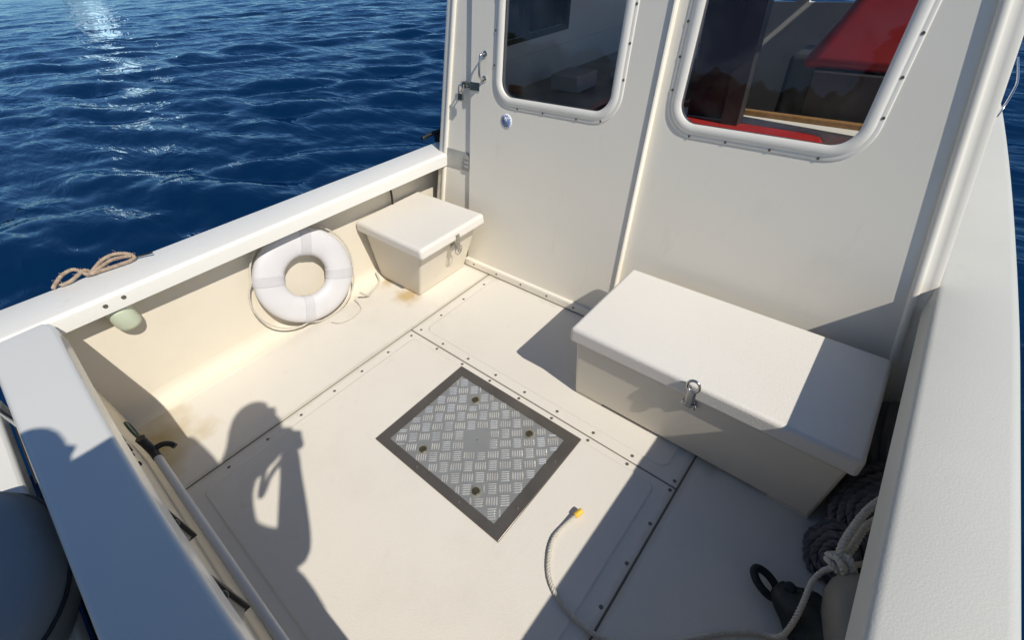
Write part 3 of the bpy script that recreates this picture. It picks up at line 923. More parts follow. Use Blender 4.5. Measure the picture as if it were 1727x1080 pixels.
# black cleat on the port side deck where it passes the cabin corner
bm = bmesh.new()
tube(bm, spline([V(-1.43, 1.12, .43), V(-1.425, 1.17, .436), V(-1.415, 1.25, .436), V(-1.41, 1.31, .43)], 5), .012, 8)
box(bm, -1.433, -1.405, 1.185, 1.205, .398, .432); box(bm, -1.427, -1.40, 1.235, 1.255, .398, .432)
finish(bm, 'deck_cleat', M_black, boat)
# starboard handrail outboard of the cabin
bm = bmesh.new()
tube(bm, spline([V(.240, 2.42, .39), V(.245, 2.43, .43), V(.252, 2.50, .465), V(.257, 2.62, .485), V(.25, 2.95, .50)], 6), .006, 10)
finish(bm, 'handrail', M_steel, boat, smooth=50)

# things moulded into or bolted on the transom's inner face
YT = -.1425
bm = bmesh.new()
lathe(bm, [(.042, -.001), (.042, .006), (.036, .011), (.030, .011), (.027, .004), (.002, .003)], V(-1.285, YT, .062), (0, 1, 0), n=28)
finish(bm, 'drain_fitting', M_green, boat, smooth=40)
M_rust = mat('rusted_fastener', (.055, .038, .025), .7, var=.3, vscale=60)
for (x, z) in ((-1.093, .200), (-1.064, .190)):
    bm = bmesh.new()
    for k in range(4):
        a = math.pi*k/2+.5
        c2, s2 = math.cos(a), math.sin(a)
        P = V(x, YT, z)
        v0 = [bm.verts.new(P+Vector((c2*l-s2*w, d, s2*l+c2*w))) for (l, w, d) in ((0, -.006, -.001), (.020, -.006, -.001), (.020, .006, -.001), (0, .006, -.001), (0, -.006, .006), (.020, -.006, .004), (.020, .006, .004), (0, .006, .006))]
        for idx in ((0, 1, 2, 3), (4, 5, 6, 7), (0, 1, 5, 4), (1, 2, 6, 5), (2, 3, 7, 6), (3, 0, 4, 7)):
            bm.faces.new([v0[i] for i in idx])
    finish(bm, 'wing_fastener', M_rust, boat)
for (x, z) in ((-1.012, .205), (-.992, .190)):
    bm = bmesh.new(); lathe(bm, [(.009, -.001), (.009, .004), (.006, .008), (.001, .008)], V(x, YT, z), (0, 1, 0), n=12)
    finish(bm, 'wall_bolt', M_black, boat, smooth=40)
# two hinged steel brackets with black edging
def bracket(x, zt2, zb, xe, ze):
    """gusset bracket on the transom wall: two black angle bars and a triangular steel web"""
    bm = bmesh.new()
    tri = [(x+.003, zb+.006), (xe, ze), (x+.003, zt2-.004)]
    a = [bm.verts.new(V(p[0], YT+.010, p[1])) for p in tri]; b = [bm.verts.new(V(p[0], YT+.014, p[1])) for p in tri]
    bm.faces.new(a[::-1]); bm.faces.new(b)
    for k in range(3): bm.faces.new((a[k], a[(k+1) % 3], b[(k+1) % 3], b[k]))
    def bar_(x_, z0, z1, o):
        vs = [bm.verts.new(V(xx, YT+yy, zz)) for zz in (z0, z1) for yy in (-.002, o) for xx in (x_-.0035, x_+.0035)]
        for idx in ((0, 2, 3, 1), (4, 5, 7, 6), (0, 1, 5, 4), (2, 6, 7, 3), (0, 4, 6, 2), (1, 3, 7, 5)):
            f = bm.faces.new([vs[i] for i in idx]); f.material_index = 1
    bar_(x, zb, zt2, .021); bar_(x-.022, zb+.035, zt2-.012, .017)
    lathe(bm, [(.010, 0), (.010, .010), (.006, .014)], V(x+.028, YT+.0142, (zt2+ze)/2-.012), (0, 1, 0), n=12, mi=1)
    return finish(bm, 'gusset_bracket', [M_plate2, M_black], boat, bevel=.0015)
M_plate2 = mat('bracket_steel_grey', (.24, .235, .22), .4, metal=.5, var=.1, vscale=20)
bracket(-.715, .315, .205, -.632, .288)
bracket(-.557, .305, .150, -.478, .245)

# swim platform, black strip painting the shade in the gap, and outboard astern
bm = bmesh.new(); box(bm, -1.36, .26, -.70, -.292, .215, .25)
pod = finish(bm, 'motor_bracket_deck', M_cap, boat, bevel=.012, seg=3)
bm = bmesh.new(); box(bm, -1.34, .25, -.289, -.2235, .05, .225)
finish(bm, 'transom_gap_shade', M_gap, boat, bevel=.01)
bm = bmesh.new(); box(bm, -.40, .26, -.69, -.30, -.02, .079)
finish(bm, 'swim_step', M_cap, boat, bevel=.012)
bm = bmesh.new()
tube(bm, spline([V(-1.30, -.33, .25), V(-1.30, -.33, .34), V(-1.28, -.31, .36), V(-1.20, -.255, .36), V(-1.18, -.25, .34), V(-1.18, -.25, .23)], 5), .012, 10)
finish(bm, 'grab_rail', M_steel, boat, smooth=50)
# outboard
def cowl_outline(z, sc):
    cx, cy = -.80, -.46
    pts = []
    for k in range(48):
        a = 2*math.pi*k/48
        ex = 2.8
        x = abs(math.cos(a))**(2/ex)*(1 if math.cos(a) >= 0 else -1)*.205*sc
        y = abs(math.sin(a))**(2/ex)*(1 if math.sin(a) >= 0 else -1)*.215*sc
        pts.append(V(cx+x, cy+y, z))
    return pts
bm = bmesh.new()
prof = [(.252, .90), (.29, .985), (.315, 1.0), (.335, .985), (.352, .95), (.363, .88), (.369, .75), (.372, .5), (.373, .2)]
sweep(bm, [cowl_outline(z, s) for z, s in prof])
cow = finish(bm, 'outboard_motor', M_engine, boat, smooth=40)
cow['label'] = 'grey outboard motor cowling just astern of the transom'
bm = bmesh.new()
loop = cowl_outline(.316, 1.004)
tube(bm, loop, .0045, 6, closed=True)
finish(bm, 'cowling_seal', M_black, cow)
for yy in (-.40, -.46, -.52):
    bm = bmesh.new(); tube(bm, [V(-.93, yy, .3725), V(-.80, yy-.004, .3745), V(-.67, yy, .3725)], .003, 6)
    finish(bm, 'cowling_rib', M_engine, cow)

# ================================================================== loose things
# ---- big locker
bigl = empty('storage_locker', V(-.14, .87, 0), 'long white lidded storage locker on the sole under the wide cabin window', 'locker')
def child_at(o, root):
    """parent keeping world placement (root is unrotated, meshes are in world metres)"""
    o.parent = root; o.matrix_parent_inverse = Matrix.Translation(-Vector(root.location))
    return o
bm = bmesh.new()
hexa(bm, [(-.440, .7180, .010), (.163, .7180, .010), (.163, 1.02, .010), (-.440, 1.02, .010),
          (-.440, .7155, .204), (.166, .7155, .204), (.166, 1.02, .204), (-.440, 1.02, .204)])
body = child_at(finish(bm, 'body', M_lock, None, bevel=.012, seg=3), bigl)
for x0, x1 in ((-.4375, -.352), (.078, .1605)):
    bm = bmesh.new(); box(bm, x0, x1, .7215, 1.015, .0004, .014)
    child_at(finish(bm, 'foot', M_lock, None), bigl)
bm = bmesh.new()
hexa(bm, [(-.4565, .7065, .204), (.179, .7065, .204), (.179, 1.034, .204), (-.4565, 1.034, .204),
          (-.4545, .7085, .2492), (.177, .7085, .2492), (.177, 1.033, .2492), (-.4545, 1.033, .2492)])
lid = finish(bm, 'lid', M_lid, None, bevel=.014, seg=4); child_at(lid, bigl)
bm = bmesh.new()
lx, ly = -.136, .7065
def lbx(x0, x1, y0, y1, z0, z1): box(bm, x0, x1, y0, y1, z0, z1)
lbx(lx-.010, lx+.010, ly-.0035, ly-.0005, .196, .236)
lbx(lx-.007, lx+.007, ly-.0085, ly-.004, .185, .238)
lbx(lx-.014, lx+.014, .7125, .7172, .172, .196)
lbx(lx-.016, lx-.011, .707, .7122, .176, .192); lbx(lx+.011, lx+.016, .707, .7122, .176, .192)
tube(bm, [V(lx-.017, .7095, .184), V(lx+.017, .7095, .184)], .004, 8)
ring = [V(lx, ly-.004+.010+.012*math.cos(a), .262+.0125*math.sin(a)) for a in np.linspace(0, 2*math.pi, 20, endpoint=False)]
ringpts = [V(lx+.013*math.cos(a), ly-.005+.003*math.sin(a), .252+.0135*math.sin(a)) for a in np.linspace(0, 2*math.pi, 20, endpoint=False)]
tube(bm, ringpts, .0052, 8, closed=True)
child_at(finish(bm, 'hasp_latch', M_steel, None, bevel=.0012), bigl)

# ---- small locker
sml = empty('storage_locker', V(-1.23, .88, 0), 'small tapered storage locker in the corner beside the life ring', 'locker')
bm = bmesh.new()
hexa(bm, [(-1.392, .760, .0005), (-1.163, .763, .0005), (-1.163, 1.002, .0005), (-1.392, 1.002, .0005),
          (-1.388, .744, .222), (-1.072, .744, .222), (-1.072, 1.018, .222), (-1.388, 1.018, .222)])
child_at(finish(bm, 'body', M_lock, None, bevel=.010, seg=3), sml)
bm = bmesh.new()
hexa(bm, [(-1.396, .720, .222), (-1.036, .720, .222), (-1.036, 1.026, .222), (-1.396, 1.026, .222),
          (-1.395, .722, .262), (-1.038, .722, .262), (-1.038, 1.0255, .262), (-1.395, 1.0255, .262)])
child_at(finish(bm, 'lid', M_lid, None, bevel=.016, seg=4), sml)
bm = bmesh.new()
hy2 = .885
box(bm, -1.0355, -1.0335, hy2-.008, hy2+.008, .218, .245)
box(bm, -1.0425, -1.034, hy2-.005, hy2+.005, .176, .222)
box(bm, -1.072, -1.062, hy2-.012, hy2+.012, .175, .20)
tube(bm, [V(-1.052, hy2-.013, .19), V(-1.052, hy2+.013, .19)], .004, 8)
tube(bm, [V(-1.046+.004*math.sin(a), hy2+.016*math.cos(a)+.004, .178+.018*math.sin(a)) for a in np.linspace(0, 2*math.pi, 18, endpoint=False)], .0035, 8, closed=True)
child_at(finish(bm, 'hasp_latch', M_steel, None, bevel=.001), sml)
for o in (body,):
    pass

# ---- life ring
def build_ring():
    c = V(-1.362, .474, .180)
    tilt = math.radians(8)
    # ring axis points inboard and a little up
    axn = Vector((math.cos(tilt), -.05, math.sin(tilt))).normalized()
    up = (Vector((0, 0, 1))-axn*axn.z).normalized()
    sd = up.cross(axn)
    root = empty('life_ring', V(-1.33, .468, 0), 'white foam life ring with grey webbing bands leaning under the port gunwale', 'life ring')
    Ro, Ri, T = .164*S, .072*S, .040*S
    Rm = (Ro+Ri)/2; w = (Ro-Ri)/2
    def pt(a, b, g=0.0):
        # super-ellipse section
        cb, sb = math.cos(b), math.sin(b)
        e = .78
        rr = Rm+(w+g)*(abs(cb)**e)*(1 if cb >= 0 else -1)
        hh = (T/2+.006+g)*(abs(sb)**e)*(1 if sb >= 0 else -1)
        d = sd*math.cos(a)+up*math.sin(a)
        return c+d*rr+axn*hh
    bm = bmesh.new()
    nA, nB = 72, 24
    sweep(bm, [[pt(2*math.pi*i/nA, 2*math.pi*k/nB) for k in range(nB)] for i in range(nA)], closed=True)
    child_at(finish(bm, 'ring_body', M_ring, None, smooth=60), root)
    for k in range(4):
        a0 = math.pi/2*k-math.radians(21)
        bm = bmesh.new()
        n = 8
        def hb(q):
            cb = math.cos(2*math.pi*q/nB)
            return .024/(Rm+w*(abs(cb)**.78)*(1 if cb >= 0 else -1))
        rings = [[bm.verts.new(pt(a0-hb(q)+2*hb(q)*i/n, 2*math.pi*q/nB, .0035)) for q in range(nB)] for i in range(n+1)]
        for i in range(n):
            for q in range(nB):
                bm.faces.new((rings[i][q], rings[i][(q+1) % nB], rings[i+1][(q+1) % nB], rings[i+1][q]))
        # turned-under edges meet the foam
        for rr, sg in ((rings[0], -1), (rings[-1], 1)):
            inn = [bm.verts.new(pt(a0+sg*hb(q), 2*math.pi*q/nB, -.001)) for q in range(nB)]
            for q in range(nB): bm.faces.new((rr[q], rr[(q+1) % nB], inn[(q+1) % nB], inn[q]))
        child_at(finish(bm, 'webbing_band', M_web, None, smooth=45), root)
    # grab line looped between the bands
    bm = bmesh.new()
    pts = []
    sag = [.020, .028, .085, .045]
    for k in range(4):
        for i in range(12):
            t = i/12
            a = math.pi/2*k-math.radians(21)+t*math.pi/2
            rr = Ro+.004+sag[k]*math.sin(math.pi*t)**.8*.55
            d = sd*math.cos(a)+up*math.sin(a)
            p = c+d*rr+axn*(-.006*math.sin(math.pi*t)+.004)
            p.z = max(p.z, .006)
            p.x = max(p.x, -1.398*S)
            pts.append(p)
    tube(bm, pts, .0045, 8, closed=True)
    child_at(finish(bm, 'grab_line', M_rope, None), root)
build_ring()
bm = bmesh.new()
tube(bm, spline([V(-1.31, .612, .045), V(-1.315, .64, .012), V(-1.33, .665, .006), V(-1.345, .70, .006), V(-1.36, .728, .012), V(-1.385, .738, .035)], 8), .006, 8)
tag(finish(bm, 'retrieving_line', M_rope), 'short white line running from the life ring to the small corner locker', 'rope')
bm = bmesh.new()
tube(bm, spline([V(-1.325, .595, .03), V(-1.30, .59, .005), V(-1.275, .575, .004), V(-1.262, .53, .004), V(-1.272, .49, .004), V(-1.30, .47, .006)], 8), .0028, 6)
tag(finish(bm, 'thin_cord', M_rope), 'thin pale cord lying on the side deck below the life ring', 'cord')

# ---- twisted ropes
def strand_rope(bm, pts, rad, pitch, n=3, mi=0, fac=.56):
    """laid rope: n strands wound round the path (metres)"""
    pts = [Vector(p) for p in pts]
    m = len(pts)
    L = [0]
    for a, b in zip(pts, pts[1:]): L.append(L[-1]+(b-a).length)
    prev = None; fr_ = []
    for i in range(m):
        t = (pts[min(i+1, m-1)]-pts[max(i-1, 0)]).normalized()
        if prev is None:
            a = Vector((0, 0, 1)) if abs(t.z) < .9 else Vector((1, 0, 0))
            nn = (a-t*a.dot(t)).normalized()
        else: nn = (prev-t*prev.dot(t)).normalized()
        prev = nn; fr_.append((nn, t.cross(nn)))
    for s in range(n):
        sp = []
        for i in range(m):
            a = 2*math.pi*(s/n+L[i]/pitch)
            sp.append(pts[i]+(fr_[i][0]*math.cos(a)+fr_[i][1]*math.sin(a))*rad*.5)
        tube(bm, sp, rad*fac, 6, mi=mi)
def resample(pts, step):
    out = [pts[0]]; acc = 0
    for a, b in zip(pts, pts[1:]):
        seg = (b-a).length; t = step-acc
        while t <= seg:
            out.append(a.lerp(b, t/seg)); t += step
        acc = (acc+seg) % step if seg else acc
    return out

# rope on the sole with the yellow whipped end
zr = .0065/S
rp = [V(-.232, .422, zr+.012), V(-.243, .385, zr+.003), V(-.246, .345, zr+.003), V(-.232, .308, zr+.003), V(-.205, .274, zr+.003), V(-.165, .254, zr+.003), V(-.115, .247, zr+.003), V(-.075, .253, zr),
      V(-.03, .275, zr), V(.03, .325, zr), V(.09, .392, zr), V(.140, .434, zr), V(.166, .446, .010), V(.177, .450, .035), V(.178, .462, .075), V(.177, .486, .105), V(.178, .520, .114), V(.184, .545, .114), V(.192, .558, .122), V(.204, .570, .134)]
path = resample(spline(rp, 14), .0045)
bm = bmesh.new()
strand_rope(bm, path, .0072, .030)
rope1 = finish(bm, 'dock_line', M_rope, smooth=60)
tag(rope1, 'white laid rope with yellow taped end trailing across the sole to the fenders', 'rope')
bm = bmesh.new()
p0, p1 = path[0], path[4]
dr = (p0-p1).normalized()
lathe(bm, [(.003, .016), (.009, .014), (.0105, .004), (.0105, -.012), (.009, -.016)], p0, dr, n=14)
o = finish(bm, 'rope_end', M_ropetip, smooth=50); o.parent = rope1

# tan mooring line bunched on the port gunwale
zg = ZG+.006
bm = bmesh.new()
for pts in (
    [V(-1.500, -.068, zg), V(-1.508, -.055, zg+.010), V(-1.516, -.035, zg+.022), V(-1.516, -.012, zg+.026), V(-1.506, .000, zg+.014), V(-1.496, .004, zg+.006), V(-1.488, .012, zg+.004), V(-1.486, .03, zg+.004)],
    [V(-1.500, -.052, zg), V(-1.494, -.03, zg+.004), V(-1.500, -.008, zg+.012), V(-1.504, .006, zg+.016), V(-1.496, .016, zg+.006), V(-1.488, .022, zg+.003)],
    [V(-1.489, .012, zg+.004), V(-1.500, .030, zg+.014), V(-1.508, .052, zg+.024), V(-1.506, .080, zg+.028), V(-1.494, .105, zg+.018), V(-1.480, .112, zg+.006), V(-1.474, .098, zg+.003), V(-1.478, .07, zg+.003), V(-1.484, .04, zg+.003), V(-1.490, .016, zg+.003)],
    [V(-1.487, .016, zg+.004), V(-1.496, .045, zg+.012), V(-1.500, .07, zg+.016), V(-1.492, .098, zg+.012), V(-1.482, .108, zg+.012)],
):
    pts = [Vector((p.x+.018*S, p.y, (ZG+.006)*S+(p.z-(ZG+.006)*S)*.75)) for p in pts]
    strand_rope(bm, resample(spline(pts, 12), .004), .0082, .026, fac=.47)
rf = random.Random(11)
cv = [v.co.copy() for v in bm.verts]
for k in range(110):
    p = rf.choice(cv); d = Vector((rf.uniform(-1, 1), rf.uniform(-1, 1), rf.uniform(-.3, .9))).normalized()
    L_ = rf.uniform(.006, .018)
    tube(bm, [p, p+d*L_*.6, p+d*L_+Vector((0, 0, -.003))], .0006, 4)
tan = finish(bm, 'mooring_line', M_tan, smooth=60)
tag(tan, 'frayed tan mooring line bunched on top of the port gunwale', 'rope')
bm = bmesh.new()
tube(bm, spline([V(-1.464, .108, zg+.004), V(-1.456, .128, zg+.004), V(-1.442, .150, zg+.006)], 6), .004, 8)
o = finish(bm, 'wire_tail', M_black); o.parent = tan

# ---- boat hook along the transom foot
hook = empty('boat_hook', V(-.78, -.105, .1), 'pale boat hook with black T shaped head lying along the transom foot', 'boat hook')
bm = bmesh.new()
tube(bm, [V(-1.090, -.1215, .1), V(.1, -.116, .1)], .0135, 14)
child_at(finish(bm, 'shaft', M_pole, None, smooth=50), hook)
bm = bmesh.new()
tube(bm, spline([V(-1.083, -.1215, .1), V(-1.108, -.1215, .104), V(-1.128, -.123, .12), V(-1.132, -.124, .14)], 5), [.0155]*6+[.016]*6+[.0165]*4, 12)
tube(bm, spline([V(-1.112, -.1205, .105), V(-1.112, -.108, .106), V(-1.108, -.096, .106), V(-1.098, -.086, .103), V(-1.088, -.082, .097)], 5), .0105, 12)
child_at(finish(bm, 'hook_head', M_black, None, smooth=50), hook)

# ---- fenders and bundles in the starboard corner
def blob(name, prof, p0, p1, m, n=28, rib=0, ribamp=0, squash=1.0, lump=0.0):
    """fender-like body of revolution between two points; prof is (t, radius m)"""
    bm = bmesh.new()
    p0, p1 = Vector(p0), Vector(p1)
    ax = (p1-p0); L = ax.length; ax.normalize()
    a = Vector((0, 0, 1)); e1 = (a-ax*a.dot(ax)).normalized(); e2 = ax.cross(e1)
    secs = []
    for t, r in prof:
        ring = []
        for k in range(n):
            an = 2*math.pi*k/n
            rr = r*(1+ribamp*math.sin(rib*an)) if rib else r
            rr *= 1+lump*noise.noise(Vector((math.cos(an)*1.6, math.sin(an)*1.6, t*5)))
            ring.append(p0+ax*(t*L)+e1*rr*math.cos(an)*squash+e2*rr*math.sin(an))
        secs.append(ring)
    sweep(bm, secs)
    return finish(bm, name, m, smooth=60)
# black fender with an eye
o = blob('body', [(0, .012), (.02, .024), (.06, .030), (.10, .036), (.16, .043), (.25, .054), (.33, .062), (.42, .070), (.52, .077), (.6, .080), (.7, .0825), (.8, .082), (.9, .078), (.97, .065), (1.0, .03)], V(.142, .520, .040), V(.285, .470, .050), M_fblack, n=40, lump=.28)
fb = empty('fender', V(.2, .46, 0), 'black fender with a rope eye lying beside the starboard coaming', 'fender')
child_at(o, fb)
bm = bmesh.new()
pts = []
for a in np.linspace(0, 2*math.pi, 26, endpoint=False):
    ex = Vector((-.94, .34, 0)); ey = Vector((.34, .94, 0.0))
    cen = V(.129, .521, .030)
    pts.append(cen+ex*.040*math.cos(a)+ey*.022*math.sin(a)+Vector((0, 0, .012*math.cos(a))))
tube(bm, pts, .0115, 10, closed=True)
child_at(finish(bm, 'eye', M_fblack, None, smooth=60), fb)
bm = bmesh.new()
lathe(bm, [(.012, -.006), (.016, 0), (.014, .008), (.004, .012)], V(.160, .520, .066), (-.2, -.2, 1), n=14)
child_at(finish(bm, 'plug', M_fblack, None, smooth=50), fb)
# beige fender standing behind
o = blob('body', [(0, .03), (.03, .06), (.12, .078), (.3, .083), (.6, .083), (.8, .072), (.92, .05), (.98, .03), (1, .018)], V(.296, .420, .085), V(.226, .572, .135), M_fbeige)
f2 = empty('fender', V(.236, .52, 0), 'beige vinyl fender standing with a knotted line at its neck', 'fender')
child_at(o, f2)
bm = bmesh.new()
kc = V(.206, .572, .138)
for j, (rx, ry, ph) in enumerate(((.030, .018, 0), (.024, .026, 1.1), (.032, .014, 2.2), (.02, .024, .6))):
    pts = [kc+Vector((rx*math.cos(a+ph), ry*math.sin(a), .012*math.sin(2*a+ph)+(j-1.5)*.007)) for a in np.linspace(0, 2*math.pi, 22, endpoint=False)]
    pts.append(pts[0])
    strand_rope(bm, resample(pts, .005), .0085, .03)
for pts in ([kc, V(.197, .592, .150), V(.200, .625, .165), V(.212, .675, .185), V(.238, .725, .20), V(.272, .765, .20)],
            [kc, V(.215, .62, .14), V(.222, .66, .15), V(.245, .70, .16), V(.275, .73, .165)],
            [kc, V(.196, .562, .128), V(.186, .552, .118)],
            [kc, V(.230, .595, .13), V(.25, .615, .135), V(.272, .63, .14)]):
    strand_rope(bm, resample(spline(pts, 14), .005), .0105 if pts[-1].z > .2*S*.7 else .008, .034)
child_at(finish(bm, 'knotted_line', M_rope, None, smooth=60), f2)
# dark pleated fabric rolls (fender covers)
def pleated(name, p0, p1, r, label, cat, grp, seed):
    rnd = random.Random(seed)
    bm = bmesh.new(); p0, p1 = Vector(p0), Vector(p1)
    ax = (p1-p0); L = ax.length; ax.normalize()
    a = Vector((0, 0, 1)) if abs(ax.z) < .9 else Vector((1, 0, 0))
    e1 = (a-ax*a.dot(ax)).normalized(); e2 = ax.cross(e1)
    n = 96; secs = []
    for i in range(22):
        t = i/21
        env = math.sin(math.pi*min(1, max(0, .06+t*.88)))**.45
        ring = []
        for k in range(n):
            an = 2*math.pi*k/n
            pl = 1+.09*math.sin(13*an+2.6*t+seed)*(1-.4*t)+.03*math.sin(29*an+seed)
            rr = r*env*pl*(1+.10*noise.noise(Vector((math.cos(an)*1.4, math.sin(an)*1.4, t*2+seed))))
            ring.append(p0+ax*(t*L)+e1*rr*math.cos(an)+e2*rr*math.sin(an))
        secs.append(ring)
    sweep(bm, secs)
    o = finish(bm, name, M_cloth, smooth=50)
    return tag(o, label, cat, grp)
pleated('fabric_roll', V(.248, .80, .115), V(.24, 1.02, .13), .10, 'dark grey fabric roll tucked between the big locker and the coaming', 'fabric roll', None, 1)
M_coil = mat('rope_dark_grey', (.105, .095, .10), .85, var=.25, vscale=40, bump=.5, bscale=250)
def coil(c, nrm, r0, r1, turns, rad, label):
    nrm = Vector(nrm).normalized(); a = Vector((0, 0, 1)); e1 = (a-nrm*a.dot(nrm)).normalized(); e2 = nrm.cross(e1)
    rn = random.Random(int(r1*1000)); bm = bmesh.new(); c = Vector(c)
    for lay in range(2):
        pts = []
        nseg = int(turns*22)
        for k in range(nseg+1):
            t = k/nseg; an = 2*math.pi*turns*t+lay*1.3
            r = r0+(r1-r0)*t
            wob = 1+.05*math.sin(3*an+lay)+.03*math.sin(5.3*an)
            p = c+(e1*math.cos(an)+e2*math.sin(an)*.86)*r*wob-nrm*(.030*lay+.05*t*t)+nrm*.006*math.sin(2.1*an)
            p.z = max(p.z, rad*1.05); p.x = min(p.x, .288*S-rad)
            pts.append(p)
        strand_rope(bm, resample(pts, .008), rad, .07, fac=.60)
    o = finish(bm, 'rope_coil', M_coil, smooth=60)
    return tag(o, label, 'rope coil', 'dark rope coils in the starboard corner')
coil(V(.250, .715, .145), (-.35, -.72, .60), .030, .150, 4.6, .0135, 'upper dark grey rope coil leaning on the coaming beside the big locker')
coil(V(.215, .640, .060), (-.30, -.62, .72), .028, .105, 3.2, .0125, 'lower dark grey rope coil flat on the side deck below the other coil')

# ---- cabin cushions seen through the wide window
bm = bmesh.new()
pts = rrect(-.80*S, -.20*S, 1.37*S, 1.95*S, .07*S, 8)
lo = [bm.verts.new((p[0], p[1], .337*S)) for p in pts]; hi = [bm.verts.new((p[0], p[1], .402*S)) for p in pts]
n = len(lo)
for k in range(n): bm.faces.new((lo[k], lo[(k+1) % n], hi[(k+1) % n], hi[k]))
bm.faces.new(hi); bm.faces.new(lo[::-1])
tag(finish(bm, 'seat_cushion', M_red, bevel=.02, seg=3), 'red seat cushion with rounded end on the cabin bench', 'cushion')
bm = bmesh.new()
hexa(bm, [(-.40, 2.11, .567), (.03, 2.10, .567), (.03, 2.24, .567), (-.40, 2.26, .567), (-.27, 2.15, .82), (.0, 2.14, .82), (.0, 2.22, .82), (-.27, 2.24, .82)])
o = finish(bm, 'seat_back_cushion', M_red, bevel=.085, seg=5)
tag(o, 'red upright back cushion resting on a dark pedestal deeper in the cabin', 'cushion')

# ================================================================== people just outside the frame (they cast the shadows)
def person(name, joints, bones, label, shirt, hair_c, z_shirt, z_feet, handset):
    me = bpy.data.meshes.new('person')
    names = list(joints)
    me.from_pydata([V(*joints[n][:3]) for n in names], [(names.index(a), names.index(b)) for a, b in bones], [])
    tmp = bpy.data.objects.new('tmp', me); COL.objects.link(tmp)
    sk = tmp.modifiers.new('skin', 'SKIN'); sk.use_smooth_shade = True
    for i, n in enumerate(names):
        r = joints[n][3]
        g = 1.22 if r > .03 else 1.0
        me.skin_vertices[0].data[i].radius = (r*S*g, (joints[n][4] if len(joints[n]) > 4 else r)*S*g)
    me.skin_vertices[0].data[0].use_root = True
    ss = tmp.modifiers.new('ss', 'SUBSURF'); ss.levels = 2; ss.render_levels = 2
    bpy.context.view_layer.update()
    dg = bpy.context.evaluated_depsgraph_get()
    m2 = bpy.data.meshes.new_from_object(tmp.evaluated_get(dg))
    bpy.data.objects.remove(tmp)
    o = bpy.data.objects.new(name, m2); COL.objects.link(o)
    for m in (M_skin, shirt, M_trous, M_black): m2.materials.append(m)
    arms = [Vector(V(*joints[n][:3])) for n in joints if n.startswith(('wrist', 'elbow', 'hand', 'finger', 'thumb'))]
    for p in m2.polygons:
        c = p.center
        zc = c.z/S
        if zc < z_feet: p.material_index = 3
        elif zc < z_shirt[0]: p.material_index = 2
        elif zc < z_shirt[1]: p.material_index = 1
        else: p.material_index = 0
        if min((c-a).length for a in arms) < .058: p.material_index = 0
        p.use_smooth = True
    tag(o, label, 'person')
    # hair cap, ears and nose round the head
    h = V(*joints['head'][:3]); fwd = Vector(handset).normalized(); upv = Vector((0, 0, 1)); rt = fwd.cross(upv)
    bm = bmesh.new()
    bmesh.ops.create_uvsphere(bm, u_segments=24, v_segments=16, radius=1)
    for v in list(bm.verts):
        q = v.co.copy()
        v.co = h+rt*q.x*.088+fwd*(q.y*.105-.006)+upv*(q.z*.112+.035)
    bmesh.ops.delete(bm, geom=[v for v in bm.verts if (v.co-h).dot(upv) < -.02 or ((v.co-h).dot(fwd) > .055 and (v.co-h).dot(upv) < .085)], context='VERTS')
    hr = finish(bm, 'hair', hair_c, o, smooth=60)
    md = hr.modifiers.new('s', 'SOLIDIFY'); md.thickness = .008
    bm = bmesh.new()
    tube(bm, [h+fwd*.085+upv*.02, h+fwd*.112-upv*.015, h+fwd*.095-upv*.022], [.008, .014, .010], 8)
    finish(bm, 'nose', M_skin, o, smooth=60)
    for s in (-1, 1):
        bm = bmesh.new()
        tube(bm, [h+rt*s*.078+upv*.02, h+rt*s*.092, h+rt*s*.078-upv*.03], [.012, .016, .01], 8)
        finish(bm, 'ear', M_skin, o, smooth=60)
        bm = bmesh.new()
        lathe(bm, [(.002, 0), (.011, .001), (.012, .006), (.002, .009)], h+fwd*.082+rt*s*.032+upv*.012, fwd, n=12)
        finish(bm, 'eye', M_black, o, smooth=60)
    bm = bmesh.new()
    tube(bm, [h+fwd*.086-rt*.024-upv*.052, h+fwd*.096-upv*.054, h+fwd*.086+rt*.024-upv*.052], [.004, .007, .004], 8)
    finish(bm, 'mouth', mat('lips', (.36, .15, .13), .5), o, smooth=60)
    return o

J = {
 'pelvis': (.10, -.235, .60, .085, .075), 'spine': (.10, -.225, .76, .088, .08), 'chest': (.10, -.295, .93, .085, .075), 'neck0': (.09, -.265, 1.055, .045), 'neck': (.08, -.20, 1.12, .038), 'head0': (.065, -.13, 1.165, .052), 'head': (.060, -.092, 1.212, .068), 'headtop': (.058, -.092, 1.262, .046),
 'shl': (-.005, -.32, 1.02, .040), 'elbowl': (-.075, -.262, .915, .030), 'wristl': (.0, -.092, 1.03, .024), 'handl': (.005, -.066, 1.055, .024, .018),
 'shr': (.19, -.24, 1.035, .040), 'elbowr': (.115, -.150, .845, .036), 'wristr': (.055, -.066, 1.01, .025), 'handr': (.045, -.050, 1.05, .024, .018),
 'hipl': (.045, -.25, .55, .062), 'kneel': (.03, -.33, .33, .042), 'anklel': (.04, -.37, .12, .028), 'toel': (-.02, -.325, .098, .024),
 'hipr': (.155, -.24, .55, .062), 'kneer': (.18, -.33, .33, .042), 'ankler': (.18, -.37, .12, .028), 'toer': (.13, -.315, .098, .024),
}
